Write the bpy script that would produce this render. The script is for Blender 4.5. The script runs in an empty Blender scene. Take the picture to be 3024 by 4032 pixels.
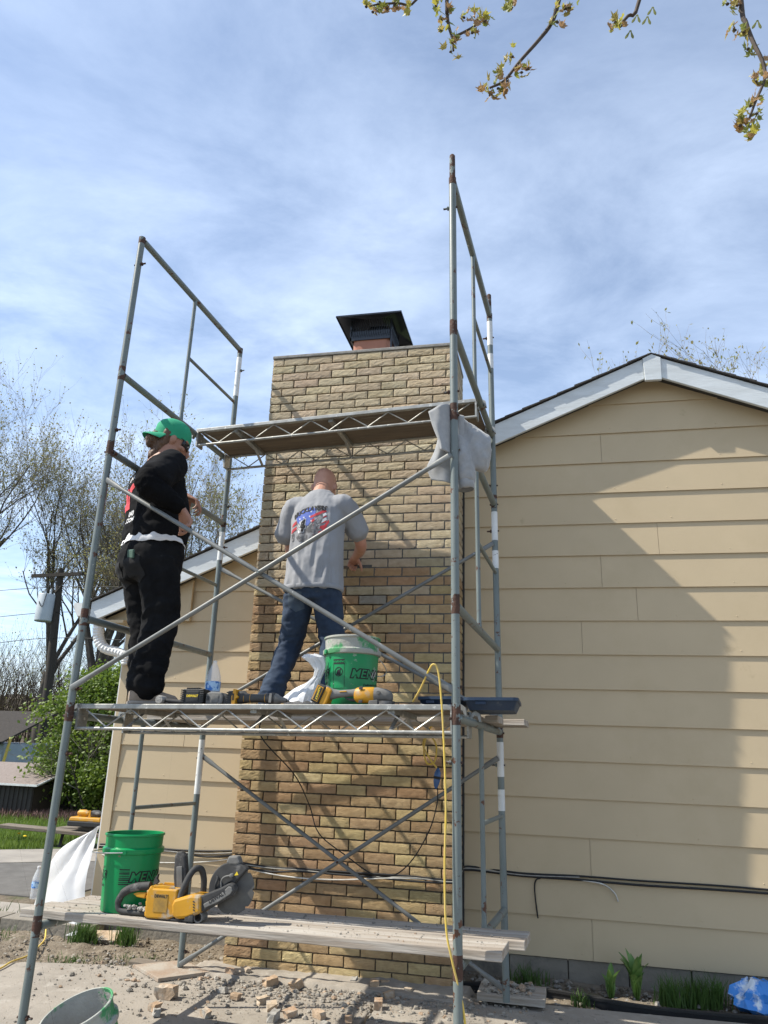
import bpy, bmesh, math, random
import numpy as np
from mathutils import Vector, Matrix
from mathutils.bvhtree import BVHTree

R = math.radians
rng = random.Random(7)
nrng = np.random.default_rng(11)
scene = bpy.context.scene
col = scene.collection

# ------------------------------------------------------------------ camera
cam_data = bpy.data.cameras.new('camera')
cam = bpy.data.objects.new('camera', cam_data)
col.objects.link(cam)
scene.camera = cam
CAM = Vector((2.536, -3.7188, 1.4998))
yaw, pitch, roll = R(-12.637), R(17.059), R(1.935)
_f = Vector((math.sin(yaw)*math.cos(pitch), math.cos(yaw)*math.cos(pitch), math.sin(pitch)))
_r = Vector((math.cos(yaw), -math.sin(yaw), 0))
_u = _r.cross(_f)
_r2 = _r*math.cos(roll) + _u*math.sin(roll)
_u2 = -_r*math.sin(roll) + _u*math.cos(roll)
cam.matrix_world = Matrix(((_r2.x, _u2.x, -_f.x, CAM.x), (_r2.y, _u2.y, -_f.y, CAM.y), (_r2.z, _u2.z, -_f.z, CAM.z), (0, 0, 0, 1)))
cam_data.sensor_fit = 'VERTICAL'
cam_data.sensor_height = 36
cam_data.lens = 26.305
cam_data.clip_start = 0.05
cam_data.clip_end = 3000

# ------------------------------------------------------------------ sky and sun
SUN_DIR = Vector((-0.6458, -0.1935, 0.7386)).normalized()      # towards the sun
world = bpy.data.worlds.new('World'); scene.world = world; world.use_nodes = True
wn = world.node_tree.nodes; wl = world.node_tree.links
for n in list(wn): wn.remove(n)
sky = wn.new('ShaderNodeTexSky'); sky.sky_type = 'NISHITA'; sky.sun_disc = False
sky.sun_elevation = math.asin(SUN_DIR.z)
sky.sun_rotation = math.atan2(SUN_DIR.x, SUN_DIR.y) % (2*math.pi)
sky.altitude = 200; sky.air_density = 1.0; sky.dust_density = 0.35; sky.ozone_density = 2.2
tc = wn.new('ShaderNodeTexCoord')
# thin high cloud: noise laid out on a flat cloud deck (direction / height)
sep = wn.new('ShaderNodeSeparateXYZ'); wl.new(tc.outputs['Generated'], sep.inputs[0])
mx = wn.new('ShaderNodeMath'); mx.operation = 'MAXIMUM'; mx.inputs[1].default_value = 0.08
wl.new(sep.outputs[2], mx.inputs[0])
dx = wn.new('ShaderNodeMath'); dx.operation = 'DIVIDE'; wl.new(sep.outputs[0], dx.inputs[0]); wl.new(mx.outputs[0], dx.inputs[1])
dy = wn.new('ShaderNodeMath'); dy.operation = 'DIVIDE'; wl.new(sep.outputs[1], dy.inputs[0]); wl.new(mx.outputs[0], dy.inputs[1])
cmb = wn.new('ShaderNodeCombineXYZ'); wl.new(dx.outputs[0], cmb.inputs[0]); wl.new(dy.outputs[0], cmb.inputs[1])
mp = wn.new('ShaderNodeMapping'); mp.inputs['Rotation'].default_value = (0, 0, R(-38)); mp.inputs['Scale'].default_value = (1.0, 1.2, 1)
wl.new(cmb.outputs[0], mp.inputs[0])
n1 = wn.new('ShaderNodeTexNoise'); n1.inputs['Scale'].default_value = 1.9; n1.inputs['Detail'].default_value = 10; n1.inputs['Roughness'].default_value = 0.62; n1.inputs['Distortion'].default_value = 0.3
n2 = wn.new('ShaderNodeTexNoise'); n2.inputs['Scale'].default_value = 0.42; n2.inputs['Detail'].default_value = 4; n2.inputs['Roughness'].default_value = 0.5
wl.new(mp.outputs[0], n1.inputs['Vector']); wl.new(mp.outputs[0], n2.inputs['Vector'])
r1 = wn.new('ShaderNodeMapRange'); r1.inputs[1].default_value = 0.34; r1.inputs[2].default_value = 0.80; wl.new(n1.outputs[0], r1.inputs[0])
r2 = wn.new('ShaderNodeMapRange'); r2.inputs[1].default_value = 0.30; r2.inputs[2].default_value = 0.66; wl.new(n2.outputs[0], r2.inputs[0])
mul = wn.new('ShaderNodeMath'); mul.operation = 'MULTIPLY'; wl.new(r1.outputs[0], mul.inputs[0]); wl.new(r2.outputs[0], mul.inputs[1])
mul2 = wn.new('ShaderNodeMath'); mul2.operation = 'MULTIPLY_ADD'; mul2.inputs[1].default_value = 0.72; mul2.inputs[2].default_value = 0.14; wl.new(mul.outputs[0], mul2.inputs[0])
mix = wn.new('ShaderNodeMix'); mix.data_type = 'RGBA'
wl.new(mul2.outputs[0], mix.inputs['Factor']); wl.new(sky.outputs[0], mix.inputs['A'])
mix.inputs['B'].default_value = (7.2, 8.3, 10.0, 1)
bg = wn.new('ShaderNodeBackground'); bg.inputs['Strength'].default_value = 0.128
wl.new(mix.outputs['Result'], bg.inputs['Color'])
wo = wn.new('ShaderNodeOutputWorld'); wl.new(bg.outputs[0], wo.inputs['Surface'])

sun_data = bpy.data.lights.new('sun', 'SUN'); sun_data.energy = 5.0; sun_data.angle = R(0.53); sun_data.color = (1.0, 0.94, 0.83)
sun = bpy.data.objects.new('sun', sun_data); col.objects.link(sun)
sun.rotation_euler = SUN_DIR.to_track_quat('Z', 'Y').to_euler()
sun.location = (-20, -6, 24)

scene.view_settings.view_transform = 'Standard'
scene.view_settings.look = 'None'
scene.view_settings.exposure = 0.55
scene.view_settings.gamma = 1.0
scene.render.engine = 'CYCLES'
scene.cycles.use_denoising = True
scene.cycles.max_bounces = 8
scene.cycles.transparent_max_bounces = 16

# ------------------------------------------------------------------ helpers
def tag(o, label=None, cat=None, group=None, kind=None):
    if label: o['label'] = label
    if cat: o['category'] = cat
    if group: o['group'] = group
    if kind: o['kind'] = kind
    return o

def thing(name, label, cat, mw=None, group=None):
    o = bpy.data.objects.new(name, None); col.objects.link(o)
    o.empty_display_size = 0.05
    if mw is not None:
        o.matrix_world = mw if isinstance(mw, Matrix) else Matrix.Translation(Vector(mw))
    return tag(o, label, cat, group)

class MB:
    """collects vertices and faces of ONE mesh"""
    def __init__(s): s.v = []; s.f = []; s.c = None
    def add(s, vs, fs):
        b = len(s.v); s.v.extend([tuple(p) for p in vs]); s.f.extend([tuple(i+b for i in f) for f in fs]); return s
    def box(s, c, d, m=None, taper=None):
        x, y, z = d[0]/2, d[1]/2, d[2]/2
        vs = [(-x,-y,-z),(x,-y,-z),(x,y,-z),(-x,y,-z),(-x,-y,z),(x,-y,z),(x,y,z),(-x,y,z)]
        if taper: vs = [(p[0]*(taper if p[2] > 0 else 1), p[1]*(taper if p[2] > 0 else 1), p[2]) for p in vs]
        vs = [Vector(p) for p in vs]
        if m is not None: vs = [m @ p for p in vs]
        c = Vector(c)
        return s.add([p + c for p in vs], [(0,3,2,1),(4,5,6,7),(0,1,5,4),(1,2,6,5),(2,3,7,6),(3,0,4,7)])
    def tube(s, pts, rad, n=10, cap=True, flat=None):
        pts = [Vector(p) for p in pts]
        if not hasattr(rad, '__len__'): rad = [rad]*len(pts)
        rings = []
        t0 = (pts[1]-pts[0]).normalized()
        up = Vector((0,0,1)) if abs(t0.z) < 0.9 else Vector((1,0,0))
        nrm = t0.cross(up).normalized()
        for i, p in enumerate(pts):
            if i == 0: t = t0
            elif i == len(pts)-1: t = (pts[i]-pts[i-1]).normalized()
            else:
                t = ((pts[i+1]-pts[i]).normalized() + (pts[i]-pts[i-1]).normalized())
                t = t.normalized() if t.length > 1e-6 else t0
            nrm = (nrm - t*nrm.dot(t))
            nrm = nrm.normalized() if nrm.length > 1e-6 else t.orthogonal().normalized()
            b = t.cross(nrm)
            fl = 1 if flat is None else flat
            rings.append([p + (nrm*math.cos(a) + b*math.sin(a)*fl)*rad[i] for a in [2*math.pi*k/n for k in range(n)]])
        return s.loft(rings, cap)
    def loft(s, rings, cap=True, closed=True):
        n = len(rings[0]); vs = [p for r in rings for p in r]; fs = []
        for i in range(len(rings)-1):
            for k in range(n if closed else n-1):
                k2 = (k+1) % n
                fs.append((i*n+k, i*n+k2, (i+1)*n+k2, (i+1)*n+k))
        if cap and closed:
            fs.append(tuple(range(n-1, -1, -1))); fs.append(tuple((len(rings)-1)*n+k for k in range(n)))
        return s.add(vs, fs)
    def lathe(s, prof, c=(0,0,0), n=32, m=None, cap=False):
        rings = []
        for r, z in prof:
            rings.append([Vector((r*math.cos(2*math.pi*k/n), r*math.sin(2*math.pi*k/n), z)) for k in range(n)])
        c = Vector(c)
        rings = [[(m @ p if m is not None else p) + c for p in r] for r in rings]
        return s.loft(rings, cap)
    def prism(s, poly, y0, y1, m=None):
        """polygon in xz, extruded along y"""
        n = len(poly)
        a = [Vector((p[0], y0, p[1])) for p in poly]; b = [Vector((p[0], y1, p[1])) for p in poly]
        vs = a+b
        if m is not None: vs = [m @ p for p in vs]
        return s.add(vs, [tuple(range(n)), tuple(range(2*n-1, n-1, -1))] + [(i, i+n, (i+1) % n+n, (i+1) % n) for i in range(n)])
    def mesh(s, name):
        me = bpy.data.meshes.new(name); me.from_pydata([tuple(p) for p in s.v], [], s.f); me.validate(); 
        bm = bmesh.new(); bm.from_mesh(me); bmesh.ops.recalc_face_normals(bm, faces=bm.faces); bm.to_mesh(me); bm.free()
        me.update(); return me

def smooth_by_angle(me, ang=40):
    for p in me.polygons: p.use_smooth = True
    try: me.set_sharp_from_angle(angle=R(ang))
    except Exception: pass

def ob(name, mb, mat, parent=None, smooth=None, bevel=None, loc=None, mw=None):
    me = mb.mesh(name) if isinstance(mb, MB) else mb
    o = bpy.data.objects.new(name, me); col.objects.link(o)
    if mat is not None and not me.materials: me.materials.append(mat)
    if smooth: smooth_by_angle(me, smooth)
    if parent is not None: o.parent = parent
    if loc is not None: o.location = loc
    if mw is not None: o.matrix_world = mw
    if bevel:
        b = o.modifiers.new('bevel', 'BEVEL'); b.width = bevel; b.segments = 2; b.limit_method = 'ANGLE'; b.angle_limit = R(35)
    return o

def rotm(x=0, y=0, z=0):
    return (Matrix.Rotation(R(z), 3, 'Z') @ Matrix.Rotation(R(y), 3, 'Y') @ Matrix.Rotation(R(x), 3, 'X'))

def spline(pts, n=8):
    """Catmull-Rom through the points"""
    P = [Vector(p) for p in pts]; P = [P[0]*2-P[1]] + P + [P[-1]*2-P[-2]]; out = []
    for i in range(1, len(P)-2):
        for k in range(n):
            t = k/n
            out.append(0.5*((2*P[i]) + (-P[i-1]+P[i+1])*t + (2*P[i-1]-5*P[i]+4*P[i+1]-P[i+2])*t*t + (-P[i-1]+3*P[i]-3*P[i+1]+P[i+2])*t**3))
    out.append(P[-2]); return out

# ------------------------------------------------------------------ materials
def nd(nt, t, **kw):
    n = nt.nodes.new(t)
    for k, v in kw.items(): setattr(n, k, v)
    return n

def M(name, c1, c2=None, scale=6, detail=6, lo=0.35, hi=0.65, rough=0.7, rough2=None, metal=0, bump=0, bscale=60, bdetail=6, bdist=0.01,
      spots=(), stretch=(1,1,1), trans=0.0, ior=1.45, alpha=1.0, coat=0, sheen=0, objcolor=False, attr=None, subs=0, grain=None, spec=0.5, emit=None, transl=0, ridge=None):
    m = bpy.data.materials.new(name); m.use_nodes = True
    nt = m.node_tree; L = nt.links
    b = nt.nodes['Principled BSDF']
    b.inputs['Roughness'].default_value = rough; b.inputs['Metallic'].default_value = metal
    b.inputs['IOR'].default_value = ior; b.inputs['Transmission Weight'].default_value = trans; b.inputs['Alpha'].default_value = alpha
    b.inputs['Coat Weight'].default_value = coat; b.inputs['Sheen Weight'].default_value = sheen
    b.inputs['Specular IOR Level'].default_value = spec
    t = nd(nt, 'ShaderNodeTexCoord'); mp_ = nd(nt, 'ShaderNodeMapping'); mp_.inputs['Scale'].default_value = stretch
    L.new(t.outputs['Object'], mp_.inputs[0]); vec = mp_.outputs[0]
    if objcolor or attr:
        oi = nd(nt, 'ShaderNodeObjectInfo')
        # every copy samples a different part of the noise
        ad = nd(nt, 'ShaderNodeVectorMath', operation='ADD')
        mu = nd(nt, 'ShaderNodeMath', operation='MULTIPLY'); mu.inputs[1].default_value = 37.0
        L.new(oi.outputs['Random'], mu.inputs[0]); L.new(vec, ad.inputs[0]); L.new(mu.outputs[0], ad.inputs[1]); vec = ad.outputs[0]
    cur = None
    if objcolor:
        mm = nd(nt, 'ShaderNodeMix', data_type='RGBA', blend_type='MULTIPLY'); mm.inputs['Factor'].default_value = 1
        mm.inputs['A'].default_value = (*c1, 1); L.new(oi.outputs['Color'], mm.inputs['B']); cur = mm.outputs['Result']
    elif attr:
        at = nd(nt, 'ShaderNodeAttribute', attribute_name=attr)
        mm = nd(nt, 'ShaderNodeMix', data_type='RGBA', blend_type='MULTIPLY'); mm.inputs['Factor'].default_value = 1
        mm.inputs['A'].default_value = (*c1, 1); L.new(at.outputs['Color'], mm.inputs['B']); cur = mm.outputs['Result']
    if c2 is not None:
        nz = nd(nt, 'ShaderNodeTexNoise'); nz.inputs['Scale'].default_value = scale; nz.inputs['Detail'].default_value = detail; nz.inputs['Roughness'].default_value = 0.6
        L.new(vec, nz.inputs['Vector'])
        mr = nd(nt, 'ShaderNodeMapRange'); mr.inputs[1].default_value = lo; mr.inputs[2].default_value = hi; L.new(nz.outputs[0], mr.inputs[0])
        mx_ = nd(nt, 'ShaderNodeMix', data_type='RGBA'); L.new(mr.outputs[0], mx_.inputs['Factor'])
        if cur is None: mx_.inputs['A'].default_value = (*c1, 1); mx_.inputs['B'].default_value = (*c2, 1)
        else:
            m3 = nd(nt, 'ShaderNodeMix', data_type='RGBA', blend_type='MULTIPLY'); m3.inputs['Factor'].default_value = 1
            L.new(cur, m3.inputs['A']); m3.inputs['B'].default_value = (*c2, 1)
            L.new(cur, mx_.inputs['A']); L.new(m3.outputs['Result'], mx_.inputs['B'])
        cur = mx_.outputs['Result']
        if rough2 is not None:
            rr = nd(nt, 'ShaderNodeMapRange'); rr.inputs[3].default_value = rough; rr.inputs[4].default_value = rough2
            L.new(mr.outputs[0], rr.inputs[0]); L.new(rr.outputs[0], b.inputs['Roughness'])
    for i, (sc_, ss, slo, shi) in enumerate(spots):
        nz = nd(nt, 'ShaderNodeTexNoise'); nz.inputs['Scale'].default_value = ss; nz.inputs['Detail'].default_value = 5; nz.inputs['Roughness'].default_value = 0.65
        off = nd(nt, 'ShaderNodeVectorMath', operation='ADD'); off.inputs[1].default_value = (3.7*i+1.3, 9.1*i, 5.3)
        L.new(vec, off.inputs[0]); L.new(off.outputs[0], nz.inputs['Vector'])
        mr = nd(nt, 'ShaderNodeMapRange'); mr.inputs[1].default_value = slo; mr.inputs[2].default_value = shi; L.new(nz.outputs[0], mr.inputs[0])
        mx_ = nd(nt, 'ShaderNodeMix', data_type='RGBA'); L.new(mr.outputs[0], mx_.inputs['Factor'])
        if cur is None: mx_.inputs['A'].default_value = (*c1, 1)
        else: L.new(cur, mx_.inputs['A'])
        mx_.inputs['B'].default_value = (*sc_, 1); cur = mx_.outputs['Result']
    if cur is None: b.inputs['Base Color'].default_value = (*c1, 1)
    else: L.new(cur, b.inputs['Base Color'])
    if bump:
        nz = nd(nt, 'ShaderNodeTexNoise'); nz.inputs['Scale'].default_value = bscale; nz.inputs['Detail'].default_value = bdetail; nz.inputs['Roughness'].default_value = 0.6
        bv_ = vec
        if ridge:
            m2 = nd(nt, 'ShaderNodeMapping'); m2.inputs['Scale'].default_value = ridge; L.new(vec, m2.inputs[0]); bv_ = m2.outputs[0]
            nz.inputs['Distortion'].default_value = 1.1
        L.new(bv_, nz.inputs['Vector']); hgt = nz.outputs[0]
        if ridge:
            s1 = nd(nt, 'ShaderNodeMath', operation='SUBTRACT'); s1.inputs[1].default_value = 0.5; L.new(hgt, s1.inputs[0])
            s2 = nd(nt, 'ShaderNodeMath', operation='ABSOLUTE'); L.new(s1.outputs[0], s2.inputs[0])
            s3 = nd(nt, 'ShaderNodeMath', operation='MULTIPLY'); s3.inputs[1].default_value = -4.0; L.new(s2.outputs[0], s3.inputs[0]); hgt = s3.outputs[0]
        bp = nd(nt, 'ShaderNodeBump'); bp.inputs['Strength'].default_value = bump; bp.inputs['Distance'].default_value = bdist
        L.new(hgt, bp.inputs['Height']); L.new(bp.outputs[0], b.inputs['Normal'])
    if transl:
        out = nt.nodes['Material Output']
        tr = nd(nt, 'ShaderNodeBsdfTranslucent'); ms = nd(nt, 'ShaderNodeMixShader'); ms.inputs[0].default_value = transl
        if cur is None: tr.inputs[0].default_value = (*c1, 1)
        else: L.new(cur, tr.inputs[0])
        L.new(b.outputs[0], ms.inputs[1]); L.new(tr.outputs[0], ms.inputs[2]); L.new(ms.outputs[0], out.inputs['Surface'])
    return m

RUST = (0.085, 0.034, 0.017)
MAT = {}
MAT['siding'] = M('siding_paint', (0.50, 0.40, 0.258), (0.465, 0.372, 0.24), scale=1.3, rough=0.62, bump=0.12, bscale=220, bdist=0.002, spots=(((0.43,0.34,0.21), 1.7, 0.52, 0.85), ((0.30,0.235,0.14), 4.0, 0.70, 0.9)))
MAT['fascia'] = M('fascia_paint', (0.62, 0.66, 0.68), (0.52, 0.55, 0.56), scale=4, rough=0.6, bump=0.35, bscale=30, bdist=0.004, stretch=(0.6, 4, 4), spots=(((0.30,0.29,0.26), 9, 0.68, 0.74),))
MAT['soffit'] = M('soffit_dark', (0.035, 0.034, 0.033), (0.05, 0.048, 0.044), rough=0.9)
MAT['shingle'] = M('shingle', (0.035, 0.034, 0.034), (0.075, 0.07, 0.066), scale=60, rough=0.95, bump=0.6, bscale=200)
MAT['foundation'] = M('foundation_block', (0.20, 0.178, 0.145), (0.25, 0.225, 0.185), scale=5, rough=0.95, bump=0.7, bscale=35, spots=(((0.09,0.085,0.075), 4, 0.55, 0.75),))
MAT['white_metal'] = M('white_enamel', (0.74, 0.75, 0.74), (0.62, 0.62, 0.60), scale=9, rough=0.4)
MAT['mortar'] = M('old_mortar_shaded', (0.075, 0.060, 0.045), (0.125, 0.104, 0.078), scale=14, rough=0.98, bump=0.8, bscale=90, bdist=0.006)  # mortar colour darkened to paint in the shadow of the recessed joints
MAT['mortar_new'] = M('fresh_mortar', (0.085, 0.079, 0.070), (0.125, 0.117, 0.105), scale=14, rough=0.95, bump=0.5, bscale=110, bdist=0.004)
MAT['brick'] = M('brick_face', (1, 1, 1), (0.74, 0.70, 0.66), scale=22, lo=0.3, hi=0.72, rough=0.93, objcolor=True, bump=1.0, bscale=42, bdetail=5, bdist=0.0042, ridge=(0.75, 1, 2.6), stretch=(0.8, 1, 1.3), spots=(((0.50,0.45,0.37), 9, 0.74, 0.9),))
MAT['brick_mass'] = M('brick_face_far', (1, 1, 1), (0.74, 0.70, 0.66), scale=22, lo=0.3, hi=0.72, rough=0.93, attr='Col', bump=1.0, bscale=42, bdetail=5, bdist=0.0042, ridge=(0.75, 1, 2.6), stretch=(0.8, 1, 1.3), spots=(((0.50,0.45,0.37), 9, 0.74, 0.9),))
MAT['steel'] = M('scaffold_paint', (0.125, 0.150, 0.146), (0.155, 0.180, 0.174), scale=5, rough=0.42, bump=0.15, bscale=80, bdist=0.003, spots=((RUST, 13, 0.615, 0.635), ((0.40,0.42,0.40), 14, 0.68, 0.71), ((0.06,0.045,0.035), 48, 0.66, 0.70)))
MAT['steel_grey'] = M('galvanised_brace', (0.125, 0.13, 0.126), (0.175, 0.18, 0.174), scale=7, rough=0.45, metal=0.2, bump=0.2, bscale=70, bdist=0.003, spots=(((0.48,0.48,0.46), 18, 0.67, 0.72), ((0.07,0.06,0.05), 26, 0.68, 0.76)))
MAT['rust'] = M('rusty_steel', (0.082, 0.040, 0.026), (0.045, 0.026, 0.02), scale=20, rough=0.85, bump=0.5, bscale=80, spots=(((0.17,0.20,0.195), 16, 0.54, 0.57),))
MAT['post_white'] = M('chipped_white_paint', (0.66, 0.67, 0.66), (0.56, 0.57, 0.56), scale=8, rough=0.5, spots=(((0.06,0.065,0.06), 22, 0.64, 0.66), (RUST, 11, 0.70, 0.73)))
MAT['alu'] = M('dirty_aluminium', (0.36, 0.36, 0.34), (0.25, 0.247, 0.23), scale=16, rough=0.45, metal=0.55, bump=0.2, bscale=90, bdist=0.002, spots=(((0.62,0.60,0.55), 30, 0.60, 0.66), ((0.10,0.09,0.075), 24, 0.66, 0.76)))
MAT['ply'] = M('weathered_plywood', (0.17, 0.135, 0.098), (0.105, 0.083, 0.062), scale=5, rough=0.9, bump=0.5, bscale=20, stretch=(0.35, 4, 4), spots=(((0.30,0.28,0.24), 9, 0.62, 0.75),))
MAT['plank'] = M('dusty_plank', (0.33, 0.285, 0.235), (0.235, 0.195, 0.155), scale=7, rough=0.9, bump=0.6, bscale=26, stretch=(0.22, 3.6, 5), bdist=0.006, spots=(((0.44,0.41,0.365), 5, 0.44, 0.68), ((0.14,0.11,0.08), 8, 0.60, 0.76)))
MAT['wood_fresh'] = M('sawn_timber', (0.46, 0.35, 0.23), (0.34, 0.245, 0.15), scale=6, rough=0.85, bump=0.4, bscale=24, stretch=(0.25, 4, 4))
MAT['wood_old'] = M('old_grey_timber', (0.13, 0.105, 0.08), (0.20, 0.17, 0.135), scale=7, rough=0.95, bump=0.8, bscale=22, stretch=(0.25, 4, 4))
# ================================================================== THE HOUSE
YW = 2.25                    # gable wall plane
RIDGE_X, RIDGE_Z, SL = 3.434, 4.612, 0.4205
XL, XR = -1.07, 7.94
OV = 0.16
house = thing('house', 'tan lap-sided house gable with white rake boards behind the brick chimney', 'house', (0, 0, 0))

def rake(x, drop=0.0): return RIDGE_Z - SL*abs(x-RIDGE_X) - drop

def clip(poly, a, b, c):
    """keep a*x + b*z <= c"""
    out = []
    for i in range(len(poly)):
        p, q_ = poly[i], poly[(i+1) % len(poly)]
        dp, dq = a*p[0]+b*p[1]-c, a*q_[0]+b*q_[1]-c
        if dp <= 0: out.append(p)
        if dp*dq < 0:
            t = dp/(dp-dq); out.append((p[0]+(q_[0]-p[0])*t, p[1]+(q_[1]-p[1])*t))
    return out

wall = ob('wall', MB().prism([(XL+0.01, 0.10), (XR, 0.10), (XR, rake(XR, .2)), (RIDGE_X, RIDGE_Z-.2), (XL+0.01, rake(XL, .2))], YW+0.02, YW+0.14), MAT['siding'], house)
PITCH = 0.2583
joints = {0: [2.77], 2: [2.78], 8: [2.79], 9: [3.21], 10: [2.96], 11: [3.40], 14: [3.01], 4: [5.1], 6: [4.9], 12: [4.7], 5: [-0.42]}
under = RIDGE_Z - 0.15
for k in range(17):
    z0 = 0.117 + PITCH*k
    z1 = z0 + PITCH + 0.028
    for (xa, xb) in ((XL+0.085, 0.40), (1.80, XR)):
        cuts = [xa] + [j for j in joints.get(k, []) if xa < j < xb] + [xb]
        for i in range(len(cuts)-1):
            g0 = 0.0012 if i else 0; g1 = 0.0012 if i < len(cuts)-2 else 0
            poly = [(cuts[i]+g0, z0), (cuts[i+1]-g1, z0), (cuts[i+1]-g1, z1), (cuts[i]+g0, z1)]
            poly = clip(poly, -SL, 1, under - SL*RIDGE_X)
            poly = clip(poly, SL, 1, under + SL*RIDGE_X)
            if len(poly) < 3: continue
            wv = 0.0022*rng.random()
            mb = MB(); n = len(poly)
            fr = [(x, YW - (0.0025 + wv*(1-(z-z0)/PITCH) + 0.0135*max(0, (z1-z))/(z1-z0)), z) for x, z in poly]
            bk = [(x, YW + 0.004 - 0.0135*max(0, (z1-z))/(z1-z0)+0.0, z) for x, z in poly]
            mb.add(fr+bk, [tuple(range(n)), tuple(range(2*n-1, n-1, -1))] + [(j_, j_+n, (j_+1) % n+n, (j_+1) % n) for j_ in range(n)])
            ob('siding_board', mb, MAT['siding'], house)
# nail heads of the siding (too small to pick apart singly)
mb = MB()
for k in range(16):
    z = 0.117 + PITCH*k + 0.035
    for i in range(24):
        x = XL + 0.1 + i*0.4064 + rng.uniform(-.01, .01)
        if 0.35 < x < 1.85 or z > rake(x, .32) or x > 5.6: continue
        if rng.random() < 0.18: continue
        c = Vector((x, YW-0.0165, z + rng.uniform(-.006, .006)))
        r_ = 0.0055
        ring = [c + Vector((math.cos(a)*r_, 0.002, math.sin(a)*r_)) for a in [k_*math.pi/3 for k_ in range(6)]]
        b_ = len(mb.v); mb.v += [tuple(p) for p in ring] + [tuple(c + Vector((0, -0.0025, 0)))]
        mb.f += [(b_+j_, b_+(j_+1) % 6, b_+6) for j_ in range(6)]
nails = ob('nail_heads', mb, MAT['siding'], house); nails['kind'] = 'stuff'
# corner board and its pieces
ob('corner_board', MB().box((XL+0.042, YW-0.008, (0.11+rake(XL, .2))/2), (0.082, 0.03, rake(XL, .2)-0.11)), MAT['siding'], house, bevel=0.003)
ob('corner_trim', MB().box((XL-0.006, YW+0.03, (0.11+rake(XL, .2))/2), (0.012, 0.09, rake(XL, .2)-0.11)), MAT['white_metal'], house)
# side wall going back
ob('side_wall', MB().box((XL+0.05, YW+4.6, 1.32), (0.08, 9.0, 2.4)), MAT['siding'], house)
# block foundation: left run and right run, with courses of block
for (xa, xb) in ((XL+0.03, 0.42), (1.80, XR)):
    x = xa; i = 0
    while x < xb-0.02:
        w = min(0.40, xb-x)
        if x > 5.4: w = xb-x
        ob('foundation_block', MB().box((x+w/2, YW+0.05+rng.uniform(-.003, .003), -0.06), (w-0.008, 0.09, 0.34)), MAT['foundation'], house, bevel=0.004)
        x += w; i += 1
ob('foundation_joint', MB().box(((XL+0.42)/2, YW+0.06, -0.06), (0.42-XL-0.08, 0.08, 0.34)), MAT['mortar_new'], house)
# rake boards
def rake_poly(xa, xb, d0, d1): return [(xa, rake(xa, d0)), (xb, rake(xb, d0)), (xb, rake(xb, d1)), (xa, rake(xa, d1))]
YF = YW - OV
EAVE = -1.36
ob('rake_board', MB().prism(rake_poly(EAVE, 0.345, 0.012, 0.19), YF, YF+0.03), MAT['fascia'], house, bevel=0.003)
ob('rake_board', MB().prism(rake_poly(1.86, RIDGE_X-0.066, 0.012, 0.19), YF, YF+0.03), MAT['fascia'], house, bevel=0.003)
ob('rake_board', MB().prism(rake_poly(RIDGE_X+0.066, 8.25, 0.012, 0.19), YF, YF+0.03), MAT['fascia'], house, bevel=0.003)
a_ = RIDGE_X
ob('ridge_block', MB().prism([(a_-0.07, rake(a_-.07, .012)), (a_, RIDGE_Z-0.006), (a_+0.07, rake(a_+.07, .012)), (a_+0.066, rake(a_+.066, .213)), (a_-0.062, rake(a_-.062, .213))], YF-0.014, YF+0.02), MAT['fascia'], house, bevel=0.003)
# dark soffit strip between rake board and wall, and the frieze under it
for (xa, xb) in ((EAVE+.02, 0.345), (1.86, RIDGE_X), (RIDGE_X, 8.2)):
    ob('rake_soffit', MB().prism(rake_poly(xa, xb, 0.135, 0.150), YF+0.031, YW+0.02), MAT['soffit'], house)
# roof deck with shingle courses: one slab per slope, stepped shingle edges along the rake
roof = ob('roof', MB().prism([(EAVE-0.04, rake(EAVE-.04, 0.004)), (RIDGE_X, RIDGE_Z-0.004), (8.3, rake(8.3, 0.004)), (8.3, rake(8.3, .05)), (RIDGE_X, RIDGE_Z-.05), (EAVE-.04, rake(EAVE-.04, .05))], YF+0.032, YW+9.4), MAT['shingle'], house)
for side in (-1, 1):
    nsh = 34 if side < 0 else 24
    for i in range(nsh):
        s0, s1 = i*0.143, (i+1)*0.143 + 0.05
        xa, xb = RIDGE_X + side*s0, RIDGE_X + side*s1
        mid = (xa+xb)/2
        if 0.345 < mid < 1.86: continue
        t0, t1 = 0.004, 0.013 + rng.uniform(0, .004)
        poly = [(xa, rake(xa)+t0), (xb, rake(xb)+t1), (xb, rake(xb)+0.001), (xa, rake(xa)-0.003)]
        ob('shingle', MB().prism(poly, YF-0.022+rng.uniform(-.004, .004), YF+0.5), MAT['shingle'], roof)
# eave return, gutter and downspout at the left corner
ob('eave_soffit', MB().prism([(EAVE+.03, 2.41), (XL+0.02, 2.41), (XL+0.02, 2.435), (EAVE+.03, 2.435)], YF+0.031, YW+9.2), MAT['siding'], house)
ob('frieze_block', MB().prism([(EAVE+.05, 2.436), (XL+0.6, 2.436), (XL+0.6, rake(XL+.6, .18)), (EAVE+.05, rake(EAVE+.05, .18))], YW-0.055, YW-0.03), MAT['siding'], house)
gp = [(0, 0), (0, -0.115), (-0.07, -0.115), (-0.095, -0.075), (-0.115, -0.03), (-0.115, 0.0), (-0.122, 0.004), (-0.122, -0.004), (-0.118, -0.03), (-0.098, -0.08), (-0.074, -0.119), (0.003, -0.119), (0.003, 0)]
gutter = ob('gutter', MB().prism([(EAVE-0.035+p[0], 2.575+p[1]) for p in gp], YF-0.02, YW+9.2), MAT['white_metal'], house)
ob('gutter_end_cap', MB().prism([(EAVE-0.035+p[0], 2.575+p[1]) for p in gp[:6]], YF-0.03, YF-0.021), MAT['white_metal'], gutter)
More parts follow.
